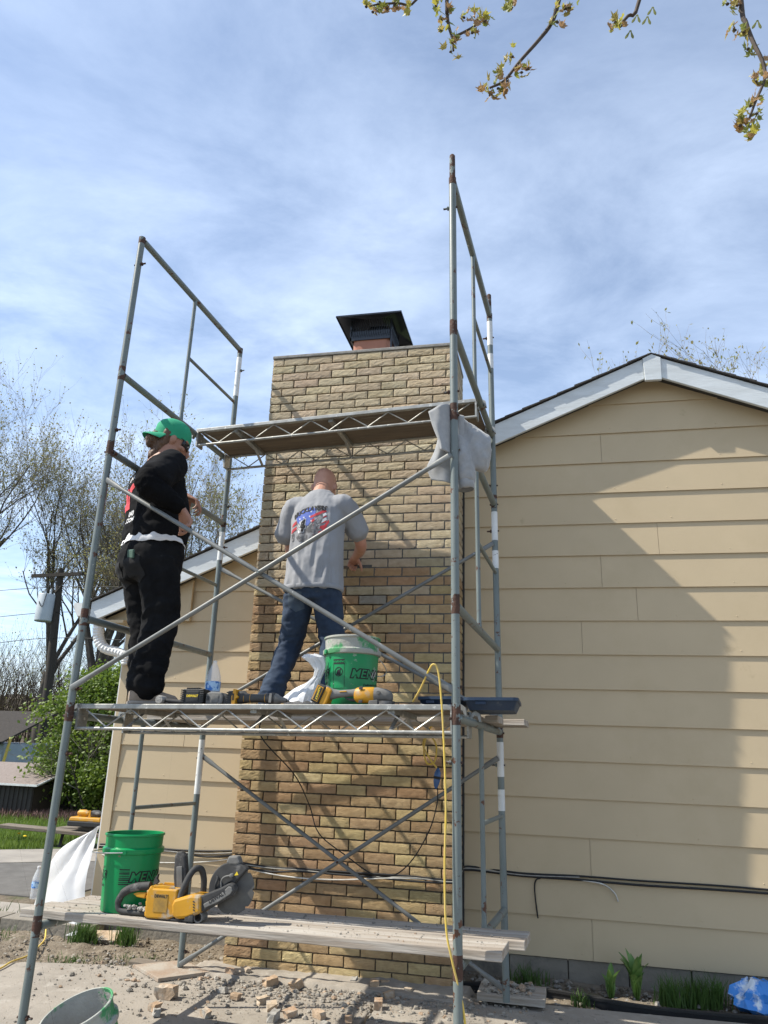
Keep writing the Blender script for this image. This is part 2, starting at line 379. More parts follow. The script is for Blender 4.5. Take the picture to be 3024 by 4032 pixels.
# corrugated elbow: down from the gutter, back to the wall corner, then down
path = spline([(-1.30, 2.16, 2.46), (-1.30, 2.16, 2.36), (-1.285, 2.165, 2.27), (-1.22, 2.17, 2.195), (-1.11, 2.185, 2.165), (-1.02, 2.19, 2.13), (-1.005, 2.195, 2.06)], 7)
mb = MB(); rad = [0.056 + (0.005 if i % 2 else 0) for i in range(len(path))]
mb.tube(path, rad, 12, flat=0.72)
ds = ob('downspout', mb, MAT['white_metal'], house, smooth=30)

# ================================================================== THE CHIMNEY
CX0, CX1, CY0, CY1 = 0.325, 1.872, 1.650, 2.235
CZ1 = 4.597; COURSE = 0.0703; NC = 67
chimney = thing('brick_chimney', 'tall buff and brown brick chimney standing against the house gable', 'chimney', (CX0, CY0, 0))
core = ob('mortar_core', MB().box(((CX1-CX0)/2, (CY1-CY0)/2, (CZ1-0.13)/2-0.005), (CX1-CX0-0.030, CY1-CY0-0.030, CZ1+0.13-0.02)), MAT['mortar'], chimney)
# newly pointed area on the right, joints nearly flush
ob('new_pointing', MB().box(((CX1-CX0)*0.69, 0.009, CZ1-COURSE*22.4), ((CX1-CX0)*0.60, 0.012, COURSE*12.4)), MAT['mortar_new'], chimney)
ob('new_pointing', MB().box(((CX1-CX0)*0.84, 0.010, CZ1-COURSE*36), ((CX1-CX0)*0.30, 0.012, COURSE*14)), MAT['mortar_new'], chimney)

BL, BH = 0.2035, 0.0600
def brick_mesh(w, seed, rough=1.0):
    g = np.random.default_rng(seed)
    nx, nz = max(5, int(13*w/BL)), 5
    us = np.linspace(0, 1, nx+1); vs_ = np.linspace(0, 1, nz+1)
    ph = g.uniform(0, 6.28, 8); fr = g.uniform(0.6, 1.5, 8)
    V = []; F = []
    for j, v in enumerate(vs_):
        for i, u in enumerate(us):
            x = u*w; edge = min(u*w, (1-u)*w, v*BH, (1-v)*BH)
            h = 0
            for k in range(4):
                h += math.sin((v*BH*(150+60*k)*fr[k]) + ph[k] + 2.2*math.sin(x*(26+15*k)*fr[k+4]+ph[k+4]))/(1+0.35*k)
            h = 0.0006*rough*h + 0.0004*rough*g.standard_normal()
            if edge < 1e-6: h = -0.0020 + 0.0005*g.standard_normal()
            jx = 0 if edge < 1e-6 else g.uniform(-.3, .3)*w/nx; jz = 0 if edge < 1e-6 else g.uniform(-.3, .3)*BH/nz
            if edge < 1e-6:                                   # uneven arris
                jx = g.uniform(-.0012, .0012); jz = g.uniform(-.0012, .0012)
            V.append((x+jx, -h-0.001, v*BH+jz))
    for j in range(nz):
        for i in range(nx):
            a = j*(nx+1)+i; F.append((a, a+1, a+nx+2, a+nx+1))
    rim = [i for i in range(nx+1)] + [(j+1)*(nx+1)-1 for j in range(1, nz+1)] + [nz*(nx+1)+i for i in range(nx-1, -1, -1)] + [j*(nx+1) for j in range(nz-1, 0, -1)]
    b = len(V)
    for r_ in rim: V.append((V[r_][0], 0.05, V[r_][2]))
    m_ = len(rim)
    for i in range(m_): F.append((rim[i], b+i, b+(i+1) % m_, rim[(i+1) % m_]))
    F.append(tuple(b+i for i in range(m_)))
    me = bpy.data.meshes.new('brick'); me.from_pydata(V, [], F); me.update()
    bm = bmesh.new(); bm.from_mesh(me); bmesh.ops.recalc_face_normals(bm, faces=bm.faces); bm.to_mesh(me); bm.free()
    for p in me.polygons: p.use_smooth = len(p.vertices) == 4
    smooth_by_angle(me, 55)
    me.materials.append(MAT['brick'])
    return me
full = [brick_mesh(BL, s) for s in range(9)]
smooth_b = [brick_mesh(BL, 50+s, 0.35) for s in range(4)]
cache = {}
def brick_of(w, smooth_=False):
    if abs(w-BL) < 0.004: return rng.choice(smooth_b if smooth_ else full)
    key = round(w, 2)
    if key not in cache: cache[key] = [brick_mesh(key, int(key*1000)+s) for s in range(3)]
    return rng.choice(cache[key])

BUFF = [(0.60, 0.495, 0.335), (0.56, 0.46, 0.315), (0.62, 0.515, 0.35), (0.53, 0.435, 0.295), (0.58, 0.47, 0.325)]
BROWN = [(0.49, 0.335, 0.18), (0.44, 0.285, 0.155), (0.52, 0.36, 0.19), (0.46, 0.30, 0.17), (0.50, 0.35, 0.195), (0.53, 0.385, 0.205)]
YEL = [(0.58, 0.45, 0.23), (0.55, 0.42, 0.215), (0.61, 0.485, 0.265)]
GREY = [(0.40, 0.365, 0.30)]
def brick_colour(r, x):
    """r: course from the top"""
    u = rng.random()
    if r < 26 or (r < 28 and x < 0.6): c = rng.choice(BUFF)
    elif r == 29 and 0.65 < x < 0.9: c = (0.36, 0.33, 0.27)
    elif r == 28 and 0.6 < x < 1.2: c = rng.choice(BUFF + BROWN)
    elif r < 46: c = rng.choice(BROWN) if u < 0.84 else rng.choice(YEL)
    elif r < 63: c = rng.choice(BROWN) if u < 0.66 else rng.choice(YEL)
    else: c = rng.choice(YEL) if u < 0.55 else rng.choice(BROWN)
    j = rng.uniform(0.9, 1.1)
    return tuple(min(1, max(0, v*j*rng.uniform(.97, 1.03))) for v in c)

pieces = []      # (dist, matrix, width, colour, smooth)
JT = 0.0095
for r in range(NC):
    zc = CZ1 - 0.012 - (r+1)*COURSE
    # front face
    x = 0.0; W = CX1-CX0
    first = 0.090 if r % 2 == 0 else 0.1935
    xs = []
    w = first
    while x < W-0.012:
        w2 = min(w, W-x)
        if 0 < W-(x+w2)-JT < 0.05: w2 = W-x
        xs.append((x, w2)); x += w2+JT; w = BL
    for (bx, bw) in xs:
        mz = zc + rng.uniform(-.0012, .0012)
        out = rng.uniform(-0.0025, 0.002)
        if r == 29 and 0.62 < bx < 0.9: out -= 0.006
        mat_ = Matrix.Translation((bx, out, mz)) @ Matrix.Rotation(rng.uniform(-.004, .004), 4, 'Y')
        c = Vector((CX0+bx+bw/2, CY0, zc))
        pieces.append(((c-CAM).length, mat_, bw, brick_colour(r, bx), rng.random() < 0.14 and r > 26))
    # right side face (bricks lie along y)
    y = 0.0; D_ = CY1-CY0; w = 0.1935 if r % 2 == 0 else 0.09
    y = 0.095 if r % 2 else 0.0
    y0 = 0.012
    while y0 < D_-0.02:
        w2 = min(w, D_-y0)
        mat_ = Matrix.Translation((W, y0, zc)) @ Matrix.Rotation(R(90), 4, 'Z')
        c = Vector((CX1, CY0+y0, zc))
        pieces.append(((c-CAM).length + 3.0, mat_, w2, brick_colour(r, 1.5), False)); y0 += w2+JT; w = BL
    # left side face, joined with the mass
    y0 = 0.012; w = BL
    while y0 < D_-0.02:
        w2 = min(w, D_-y0)
        mat_ = Matrix.Translation((0, y0+w2, zc)) @ Matrix.Rotation(R(-90), 4, 'Z')
        pieces.append((99, mat_, w2, brick_colour(r, 0.1), False)); y0 += w2+JT
pieces.sort(key=lambda p: p[0])
for (d_, m_, w_, c_, s_) in pieces[:300]:
    o = bpy.data.objects.new('brick', brick_of(w_, s_)); col.objects.link(o)
    o.parent = chimney; o.matrix_local = m_; o.color = (*c_, 1)
VV = []; FF = []; CC = []
for (d_, m_, w_, c_, s_) in pieces[300:]:
    me = brick_of(w_, s_); b = len(VV)
    VV += [tuple(m_ @ v.co) for v in me.vertices]
    for p in me.polygons:
        FF.append(tuple(b+i for i in p.vertices)); CC += [(*c_, 1)]*len(p.vertices)
me = bpy.data.meshes.new('upper_bricks'); me.from_pydata(VV, [], FF)
ca = me.color_attributes.new('Col', 'FLOAT_COLOR', 'CORNER')
ca.data.foreach_set('color', np.array(CC, dtype=np.float32).ravel())
me.materials.append(MAT['brick_mass'])
o = bpy.data.objects.new('upper_bricks', me); col.objects.link(o); o.parent = chimney; o['kind'] = 'stuff'
ob('caulk_joint', MB().box((CX1-CX0+0.006, CY1-CY0+0.002, 1.95), (0.022, 0.022, 4.0)), MAT['soffit'], chimney)
# mortar crown, clay flue, black cap
MAT['crown'] = M('crown_mortar', (0.22, 0.21, 0.19), (0.30, 0.285, 0.26), scale=10, rough=0.95, bump=0.6, bscale=50)
ob('crown', MB().box((W/2, (CY1-CY0)/2, CZ1-0.002), (W+0.012, CY1-CY0+0.014, 0.028)).box((W/2, (CY1-CY0)/2, CZ1+0.024), (W*0.8, (CY1-CY0)*0.7, 0.024), taper=0.86), MAT['crown'], chimney, bevel=0.006)
MAT['flue'] = M('clay_flue', (0.40, 0.19, 0.13), (0.34, 0.155, 0.105), scale=6, rough=0.85, bump=0.2, bscale=60)
FX, FY = 0.81, 0.30
mb = MB()
def rrect(w, d, r, n=4):
    pts = []
    for (sx, sy, a0) in ((1, 1, 0), (-1, 1, 90), (-1, -1, 180), (1, -1, 270)):
        for k in range(n+1):
            a = R(a0+90*k/n); pts.append((sx*(w/2-r)+r*math.cos(a), sy*(d/2-r)+r*math.sin(a)))
    return pts
outer, inner = rrect(0.325, 0.325, 0.05), rrect(0.28, 0.28, 0.04)
rings = [[Vector((FX+p[0], FY+p[1], z)) for p in outer] for z in (CZ1, CZ1+0.27)] + [[Vector((FX+p[0], FY+p[1], z)) for p in inner] for z in (CZ1+0.27, CZ1+0.02)]
mb.loft(rings, cap=False)
ob('flue_tile', mb, MAT['flue'], chimney, smooth=50)
MAT['cap'] = M('black_enamel', (0.010, 0.013, 0.018), (0.014, 0.017, 0.023), scale=8, rough=0.28, coat=0.3)
capz = CZ1+0.20
cap_o = ob('chimney_cap', MB().box((FX, FY-0.170, capz+0.020), (0.36, 0.012, 0.085)).box((FX, FY+0.170, capz+0.020), (0.36, 0.012, 0.085)).box((FX-0.174, FY, capz+0.020), (0.012, 0.352, 0.085)).box((FX+0.174, FY, capz+0.020), (0.012, 0.352, 0.085)), MAT['cap'], chimney)
# hood: hipped sheet with a turned-down drip edge
ht = capz+0.175; hw, hd = 0.285, 0.285
hood = MB()
rg = []
for (wx, wy, z) in ((hw, hd, ht-0.026), (hw, hd, ht-0.012), (hw*0.97, hd*0.97, ht-0.008), (0.07, 0.07, ht+0.07), (0.07, 0.07, ht+0.066), (hw*0.965, hd*0.965, ht-0.013), (hw-0.003, hd-0.003, ht-0.026)):
    rg.append([Vector((FX+wx*sx, FY+wy*sy, z)) for sx, sy in ((1, 1), (-1, 1), (-1, -1), (1, -1))])
hood.loft(rg, cap=False)
b = len(hood.v); hood.add([Vector((FX+0.07*sx, FY+0.07*sy, ht+0.0699)) for sx, sy in ((1,1),(-1,1),(-1,-1),(1,-1))], [(0,1,2,3)])
ob('hood', hood, MAT['cap'], cap_o)
# mesh screen round the cap: expanded metal strands
mbs = MB()
def strand(a, b): mbs.tube([a, b], 0.0022, 4, cap=False)
zlo, zhi = capz+0.0, ht-0.004
for side in range(4):
    for k in range(17):
        t0 = -0.17 + k*0.0205
        for sgn in (-1, 1):
            nseg = 4; pts = []
            for q_ in range(nseg+1):
                t = t0 + sgn*(0.0102 if q_ % 2 else 0); z = zlo + (zhi-zlo)*q_/nseg
                p = {0: (t, -0.178), 1: (0.178, t), 2: (t, 0.178), 3: (-0.178, t)}[side]
                pts.append(Vector((FX+p[0], FY+p[1], z)))
            for q_ in range(nseg): strand(pts[q_], pts[q_+1])
sc_o = ob('mesh_screen', mbs, MAT['cap'], cap_o); sc_o['kind'] = 'stuff'
for sx in (1,):
    ob('cap_leg', MB().tube([(FX+sx*0.182, FY-0.176, CZ1+0.075), (FX+sx*0.176, FY-0.176, ht-0.02)], 0.008, 6), MAT['cap'], cap_o)
# ================================================================== THE SCAFFOLD
SY, STX, STY = R(-4.209), R(-1.47), R(-0.934)
S3 = Matrix.Rotation(SY, 3, 'Z') @ Matrix.Rotation(STX, 3, 'X') @ Matrix.Rotation(STY, 3, 'Y')
S4 = S3.to_4x4()
def on_scaf(x, y, z, rz=0, rx=0, ry=0):
    """world matrix of a thing standing at scaffold coordinates"""
    return S4 @ Matrix.Translation((x, y, z)) @ rotm(rx, ry, rz).to_4x4()
SL_, SW_, SH_ = 2.134, 1.465, 1.5556
TR = 0.0212
scaffold = thing('scaffold', 'rusty grey-green steel frame scaffold with crossed braces around the chimney', 'scaffold', S4.copy())
J = [0.045, 1.600, 3.157, 4.712]
for side, X in (('L', 0.0), ('R', SL_)):
    for lv in range(3):
        fr = bpy.data.objects.new('frame', None); col.objects.link(fr); fr.parent = scaffold; fr.empty_display_size = .05
        zb_, zt_, zr_ = lv*SH_+0.56, lv*SH_+1.586, lv*SH_+1.085
        z0, z1 = J[lv], J[lv+1]
        for back, Y in ((0, 0.0), (1, SW_)):
            foot = z0
            if lv == 0: foot = -0.06 if not back else (0.085 if side == 'L' else 0.085)
            p = ob('post', MB().tube([(X, Y, foot), (X, Y, z1)], TR, 16), MAT['steel'], fr, smooth=40)
            # rust round the coupling and at the welds
            ob('rust_collar', MB().tube([(X, Y, z1-0.05), (X, Y, z1-0.012), (X, Y, z1+0.0005)], [TR+0.0006, TR+0.0012, TR+0.001], 16), MAT['rust'], fr, smooth=40)
            if lv < 2: ob('rust_collar', MB().tube([(X, Y, z1+0.001), (X, Y, z1+0.05)], TR+0.0007, 16), MAT['rust'], fr, smooth=40)
            if not back:
                ob('weld_rust', MB().tube([(X, Y, zb_-0.045), (X, Y, zb_-0.01), (X, Y, zb_+0.052)], [TR+0.0004, TR+0.001, TR+0.0004], 16), MAT['rust'], fr, smooth=40)
            if back:
                if side == 'R':
                    ob('paint_band', MB().tube([(X, Y, z1-0.285), (X, Y, z1-0.075)], TR+0.0008, 16), MAT['post_white'], fr, smooth=40)
                    ob('paint_band', MB().tube([(X, Y, zr_+0.03), (X, Y, z1-0.36)], TR+0.0008, 16), MAT['post_white'], fr, smooth=40)
                else:
                    ob('paint_band', MB().tube([(X, Y, zr_+(0.06 if lv != 1 else 0.2)), (X, Y, z1-0.09)], TR+0.0008, 16), MAT['post_white'], fr, smooth=40)
            # brace pins with their nuts
            inx = 1 if side == 'L' else -1
            for zp in (z1-0.215, z0+0.125):
                ob('lock_pin', MB().tube([(X-0.03*inx, Y, zp), (X+0.055*inx, Y, zp)], 0.006, 8).tube([(X+0.024*inx, Y, zp), (X+0.032*inx, Y, zp)], 0.013, 6), MAT['rust'], fr)
            if lv == 2 and side == 'R':
                ob('coupling_pin', MB().tube([(X, Y, z1), (X, Y, z1+0.10), (X, Y, z1+0.168), (X, Y, z1+0.176)], [TR*0.83, TR*0.83, TR*0.8, TR*0.55], 14), MAT['rust'], fr, smooth=40)
            if lv < 2:
                ob('lock_pin', MB().tube([(X-0.03, Y-0.005, z1-0.02), (X+0.03, Y-0.005, z1-0.02)], 0.007, 8), MAT['rust'], fr)
        ob('top_bar', MB().tube([(X, TR, zt_), (X, SW_-TR, zt_)], TR, 16), MAT['steel'], fr, smooth=40)
        ob('lower_bar', MB().tube([(X, TR, zb_), (X, SW_-TR, zb_)], TR, 16), MAT['steel'], fr, smooth=40)
        Yu = 0.71
        ob('upright', MB().tube([(X, Yu, zb_+0.012), (X, Yu, zb_+0.07), (X, Yu, zt_-0.06), (X, Yu, zt_-0.012)], [0.0165, 0.0135, 0.0135, 0.0165], 12), MAT['steel'], fr, smooth=40)
        ob('rung', MB().tube([(X, Yu+0.01, zr_), (X, SW_-TR, zr_)], 0.0125, 12), MAT['steel'], fr, smooth=40)
def brace(a, b, r=0.0128):
    a, b = Vector(a), Vector(b); d = (b-a).normalized(); mb = MB()
    side = d.cross(Vector((0, 1, 0))).normalized()
    # tube with flattened, drilled ends
    prof = [(-0.035, 0.004, 0.017), (0.05, 0.004, 0.017), (0.10, r, r)]
    L_ = (b-a).length; rings = []
    for t, ry_, rz_ in [(-0.035, .004, .017), (0.055, .004, .017), (0.11, r, r), (L_-0.11, r, r), (L_-0.055, .004, .017), (L_+0.035, .004, .017)]:
        c = a + d*t
        rings.append([c + Vector((0, 1, 0))*ry_*math.cos(2*math.pi*k/12) + side*rz_*math.sin(2*math.pi*k/12) for k in range(12)])
    mb.loft(rings)
    return mb
def xbrace(y, zl0, zl1, zr0, zr1, mt='steel_grey', over=0.0):
    x0, x1 = 0.04, SL_-0.04
    b1 = ob('cross_brace', brace((x0-over, y, zl1), (x1, y, zr0)), MAT[mt], scaffold, smooth=40)
    b2 = ob('cross_brace', brace((x0, y-0.02, zl0), (x1, y-0.02, zr1)), MAT[mt], scaffold, smooth=40)
    # pivot rivet where they cross
    t = (zl1-zl0)/((zl1-zl0)+(zr1-zr0)); c = Vector((x0+(x1-x0)*t, y-0.01, zl1+(zr0-zl1)*t))
    ob('brace_rivet', MB().tube([c+Vector((0, -0.03, 0)), c+Vector((0, 0.02, 0))], 0.008, 8), MAT['rust'], scaffold)
xbrace(-0.012, 1.742, 2.935, 1.725, 2.885)
xbrace(SW_-0.005, 1.73, 2.76, 1.70, 2.83)
xbrace(SW_-0.005, 0.118, 1.385, 0.165, 1.41)

# ---------------------------------------------------------------- aluminium walk boards
def walk_board(name, label, x0, y0, z, length=2.07, width=0.485, group='truss walk boards'):
    t = thing(name, label, 'walk board', on_scaf(x0, y0, z), group)
    ob('deck', MB().box((length/2, width/2, -0.010), (length, width-0.03, 0.013)), MAT['ply'], t)
    for yy in (0.0, width):
        ob('side_rail', MB().box((length/2, yy, -0.013), (length+0.03, 0.030, 0.026)), MAT['alu'], t, bevel=0.003)
        ob('bottom_chord', MB().tube([(-0.01, yy, -0.128), (length+0.01, yy, -0.128)], 0.0095, 10), MAT['alu'], t, smooth=40)
        # zig-zag web rod
        n = 14; pts = []
        for i in range(n+1):
            pts.append((0.035 + (length-0.07)*i/n, yy, -0.026 if i % 2 == 0 else -0.120))
        mb = MB()
        for i in range(n): mb.tube([pts[i], pts[i+1]], 0.0044, 6)
        ob('web_rod', mb, MAT['alu'], t)
    for xx in (0.0, length):
        s = -1 if xx == 0 else 1
        for yy in (0.0, width):
            ob('end_plate', MB().box((xx+s*0.004, yy+(0.028 if yy == 0 else -0.028), -0.078), (0.012, 0.085, 0.115)), MAT['alu'], t)
            hk = [(0.006, -0.055), (0.034, -0.006), (0.052, 0.004), (0.074, -0.012), (0.080, -0.052), (0.070, -0.052), (0.062, -0.026), (0.046, -0.020), (0.034, -0.036), (0.030, -0.072)]
            ob('hook', MB().prism([(xx+s*(p[0]-0.010), p[1]) for p in hk], yy+(0.015 if yy == 0 else -0.045), yy+(0.045 if yy == 0 else -0.015)), MAT['alu'], t)
    for xx in (0.30, length/2, length-0.30):
        ob('deck_joist', MB().box((xx, width/2, -0.030), (0.034, width-0.03, 0.026)), MAT['alu'], t)
        for yy, s in ((0.0, 1), (width, -1)):
            ob('diagonal_strap', MB().tube([(xx, yy+s*0.15, -0.040), (xx, yy+s*0.006, -0.122)], 0.011, 4, flat=0.3), MAT['alu'], t)
    return t
walk_board('walk_board', 'dirty aluminium truss walk board carrying the two workers and tools', 0.032, 0.045, 1.646)
walk_board('walk_board', 'higher aluminium truss walk board with bare plywood underside above the workers', 0.032, 0.915, 3.700)

# ---------------------------------------------------------------- timber planks
def plank(name, label, x0, x1, y, z, w=0.235, th=0.04, rz=0, mat='plank', group=None, sag=0.0, rx=0):
    L_ = x1-x0
    mb = MB(); n = 14; prof = [(-w/2, 0), (w/2, 0), (w/2, th), (-w/2, th)]
    rings = []
    for i in range(n+1):
        x = L_*i/n; s = -sag*math.sin(math.pi*i/n) + 0.0008*math.sin(i*2.3)
        e = 1.0
        rings.append([Vector((x, p[0]*e + 0.0012*math.sin(i*1.7+k), p[1]+s + 0.0008*math.sin(i*1.1+2*k))) for k, p in enumerate(prof)])
    mb.loft(rings)
    o = ob(name, mb, MAT[mat], None, bevel=0.004)
    o.matrix_world = on_scaf(x0, y, z, rz, rx)
    return tag(o, label, 'plank', group)
plank('plank', 'dust-covered front plank of the lowest deck, under the cut-off saw', -0.170, 2.312, 0.185, 0.582, group='lowest deck planks')
plank('plank', 'dust-covered rear plank of the lowest deck, its end past the front plank', -0.105, 2.382, 0.436, 0.582, group='lowest deck planks')
plank('plank', 'sawn plank end sticking out under the navy trays beside the chimney', -0.05, 2.215, 0.93, 1.608, w=0.235, mat='plank')
plank('plank', 'longer plank behind it, tip poking past the rear scaffold post', -0.12, 2.335, 1.20, 1.608, w=0.235, th=0.036, mat='plank')
# ================================================================== PEOPLE
from mathutils import noise as mnoise
MAT['skin'] = M('skin', (0.50, 0.275, 0.195), (0.43, 0.215, 0.15), scale=9, rough=0.5, bump=0.12, bscale=160, bdist=0.002, spots=(((0.46,0.20,0.15), 5, 0.55, 0.75),))
MAT['skin_tan'] = M('tanned_skin', (0.36, 0.185, 0.125), (0.30, 0.145, 0.095), scale=9, rough=0.5, bump=0.12, bscale=160, bdist=0.002)
MAT['black_cloth'] = M('black_cotton', (0.0060, 0.0062, 0.0075), (0.0095, 0.0097, 0.011), scale=5, rough=0.95, bump=0.25, bscale=380, bdist=0.001, spec=0.15)
MAT['black_sleeve'] = M('black_fleece', (0.0035, 0.0035, 0.0042), (0.0055, 0.0055, 0.0062), scale=6, rough=0.95, bump=0.3, bscale=300, bdist=0.001, spec=0.12)
MAT['black_denim'] = M('black_denim', (0.0045, 0.0048, 0.0058), (0.0125, 0.0125, 0.0135), scale=7, lo=.4, hi=.75, rough=0.95, spec=0.18, bump=0.3, bscale=420, bdist=0.001, spots=(((0.04,0.039,0.038), 14, 0.68, 0.85),))
MAT['denim'] = M('dark_blue_denim', (0.015, 0.028, 0.055), (0.036, 0.058, 0.098), scale=6, lo=.38, hi=.7, rough=0.88, bump=0.3, bscale=420, bdist=0.001, spots=(((0.10,0.115,0.13), 9, 0.64, 0.85),))
MAT['grey_tee'] = M('grey_cotton', (0.27, 0.275, 0.29), (0.235, 0.24, 0.255), scale=4, rough=0.9, bump=0.25, bscale=380, bdist=0.001, sheen=0.1)
MAT['white_cloth'] = M('white_cotton', (0.72, 0.72, 0.73), (0.62, 0.62, 0.64), scale=6, rough=0.9)
MAT['cap_green'] = M('green_cap_cloth', (0.02, 0.30, 0.155), (0.016, 0.25, 0.13), scale=9, rough=0.85, bump=0.2, bscale=300, bdist=0.001)
MAT['hair'] = M('brown_hair', (0.075, 0.040, 0.024), (0.13, 0.072, 0.04), scale=40, rough=0.6, bump=0.9, bscale=90, stretch=(1, 1, 0.3), bdist=0.004)
MAT['shoe'] = M('dusty_tan_shoe', (0.34, 0.275, 0.215), (0.26, 0.21, 0.165), scale=12, rough=0.9, bump=0.3, bscale=90)
MAT['sole'] = M('shoe_sole', (0.30, 0.27, 0.235), rough=0.9)
MAT['lens'] = M('dark_lens', (0.012, 0.012, 0.014), rough=0.12)
MAT['eye'] = M('eye_white', (0.7, 0.68, 0.66), rough=0.2)

def vox(parts, voxel, name, smooth=6, disp=None):
    """union of closed tubes -> one continuous smooth surface"""
    mb = MB()
    for rings in parts: mb.loft(rings)
    me = mb.mesh(name)
    o = bpy.data.objects.new('tmp', me); col.objects.link(o)
    r_ = o.modifiers.new('r', 'REMESH'); r_.mode = 'VOXEL'; r_.voxel_size = voxel
    if smooth:
        s_ = o.modifiers.new('s', 'SMOOTH'); s_.factor = 0.5; s_.iterations = smooth
    dg = bpy.context.evaluated_depsgraph_get()
    out = bpy.data.meshes.new_from_object(o.evaluated_get(dg)); out.name = name
    bpy.data.objects.remove(o); bpy.data.meshes.remove(me)
    if disp:
        n = len(out.vertices)
        co = np.empty(n*3); out.vertices.foreach_get('co', co); no = np.empty(n*3); out.vertex_normals.foreach_get('vector', no)
        co = co.reshape(-1, 3); no = no.reshape(-1, 3)
        d = np.array([disp(Vector(c)) for c in co])
        co += no*d[:, None]
        out.vertices.foreach_set('co', co.ravel()); out.update()
    for p in out.polygons: p.use_smooth = True
    return out

def ell(c, a, b, n=18, pw=1.0):
    """ring of an ellipse: centre c, half-axis vectors a and b"""
    c, a, b = Vector(c), Vector(a), Vector(b); out = []
    for k in range(n):
        t = 2*math.pi*k/n; ct, st = math.cos(t), math.sin(t)
        ct = math.copysign(abs(ct)**pw, ct); st = math.copysign(abs(st)**pw, st)
        out.append(c + a*ct + b*st)
    return out

def limb(pts, rad, n=16, sm=4, flat=1.0):
    """round tube through joints with smoothed path and radii; ends rounded"""
    P = spline(pts, sm); rr = []
    m_ = len(pts)
    for i in range(m_-1):
        for k in range(sm):
            t = k/sm; rr.append(rad[i]*(1-t) + rad[i+1]*t)
    rr.append(rad[-1])
    t0 = (P[0]-P[1]).normalized(); t1 = (P[-1]-P[-2]).normalized()
    P = [P[0]+t0*rr[0]*0.55] + P + [P[-1]+t1*rr[-1]*0.55]; rr = [rr[0]*0.5] + rr + [rr[-1]*0.5]
    mb = MB(); mb.tube(P, rr, n, flat=flat)
    return [[Vector(v) for v in mb.v[i*n:(i+1)*n]] for i in range(len(P))]

def torso(rows, n=26):
    """rows: (z, rx, ry, x, y)"""
    return [ell((x, y, z), (rx, 0, 0), (0, ry, 0), n, 0.86) for z, rx, ry, x, y in rows]

def hand(w, d, nrm, side, curls, scale=1.0, spread=0.06, thumb=(0.5, 0.7, 0.35), tcurl=0.5):
    """palm and five fingers. w wrist, d wrist->knuckles, nrm palm side, side +1: thumb along d x nrm"""
    w, d = Vector(w), Vector(d).normalized(); nrm = Vector(nrm); nrm = (nrm - d*nrm.dot(d)).normalized()
    s = d.cross(nrm)*side; k = scale; parts = []
    pal = [(0.0, 0.027, 0.020), (0.03, 0.034, 0.018), (0.06, 0.040, 0.016), (0.088, 0.040, 0.0135), (0.098, 0.034, 0.010)]
    parts.append([ell(w + d*t*k, s*a*k, nrm*b*k, 16, 0.85) for t, a, b in pal])
    L4 = [(0.040, 0.025, 0.020), (0.045, 0.029, 0.022), (0.041, 0.027, 0.021), (0.033, 0.021, 0.018)]
    for i in range(4):
        off = (0.0300 - 0.0200*i)*k
        p = w + d*(0.086 - 0.004*abs(i-1))*k + s*off
        fan = spread*(1.5-i); ang = 0; pts = [p - d*0.02*k, p]; cur = p
        for j, seg in enumerate(L4[i]):
            ang += curls[i]*(0.9, 1.15, 0.75)[j]
            dd = (d*math.cos(ang) + nrm*math.sin(ang) + s*fan*math.cos(ang)).normalized()
            cur = cur + dd*seg*k; pts.append(cur)
        parts.append(limb(pts, [0.0095*k, 0.0098*k, 0.0088*k, 0.0080*k, 0.0066*k], 10, 3))
    p = w + d*0.022*k + s*0.022*k; pts = [p]; v = (d*thumb[0] + s*thumb[1] + nrm*thumb[2]).normalized(); cur = p
    for j, seg in enumerate((0.040, 0.031, 0.025)):
        vv = (v*(1-tcurl*0.35*j) + (nrm*0.5 + d*0.6 - s*0.25)*tcurl*0.5*j).normalized(); cur = cur + vv*seg*k; pts.append(cur)
    parts.append(limb(pts, [0.0150*k, 0.0125*k, 0.0105*k, 0.0080*k], 10, 3))
    return parts

def head_parts(m):
    """m: matrix placing the head (its centre); faces +y"""
    rows = [(-0.116, .022, .026, .060), (-0.108, .040, .046, .046), (-0.085, .055, .070, .027), (-0.055, .064, .084, .012), (-0.02, .070, .093, .004), (0.015, .0745, .098, 0), (0.05, .0765, .100, -.004), (0.08, .070, .092, -.007), (0.102, .053, .071, -.009), (0.116, .028, .038, -.010), (0.120, .006, .008, -.010)]
    P = [[m @ p for p in ell((0, y, z), (rx, 0, 0), (0, ry, 0), 22)] for z, rx, ry, y in rows]
    parts = [P]
    tr = lambda rings: [[m @ p for p in r] for r in rings]
    parts.append(tr(limb([(0, .088, .028), (0, .101, .004), (0, .114, -.022), (0, .106, -.034)], [.008, .0105, .0135, .009], 10, 3)))       # nose
    for s in (-1, 1):
        parts.append(tr([ell((s*(.076+.004*math.sin(a*math.pi)), -.008+.002*a, -.034+.066*a), (s*.010*math.sin(.25+a*2.6), 0, 0), (0, .021*math.sin(.3+a*2.5), 0), 10) for a in [0, .15, .35, .55, .75, .9, 1]]))   # ears
        parts.append(tr(limb([(s*.030, .083, .034), (s*.058, .066, .036)], [.010, .008], 8, 2)))                                        # brow
        parts.append(tr(limb([(s*.045, .072, -.018), (s*.056, .050, -.014)], [.018, .018], 8, 2)))                                      # cheek
        parts.append(tr(limb([(s*.008, .096, -.056), (s*.026, .086, -.058)], [.0085, .005], 8, 2)))                                     # lips
    return parts

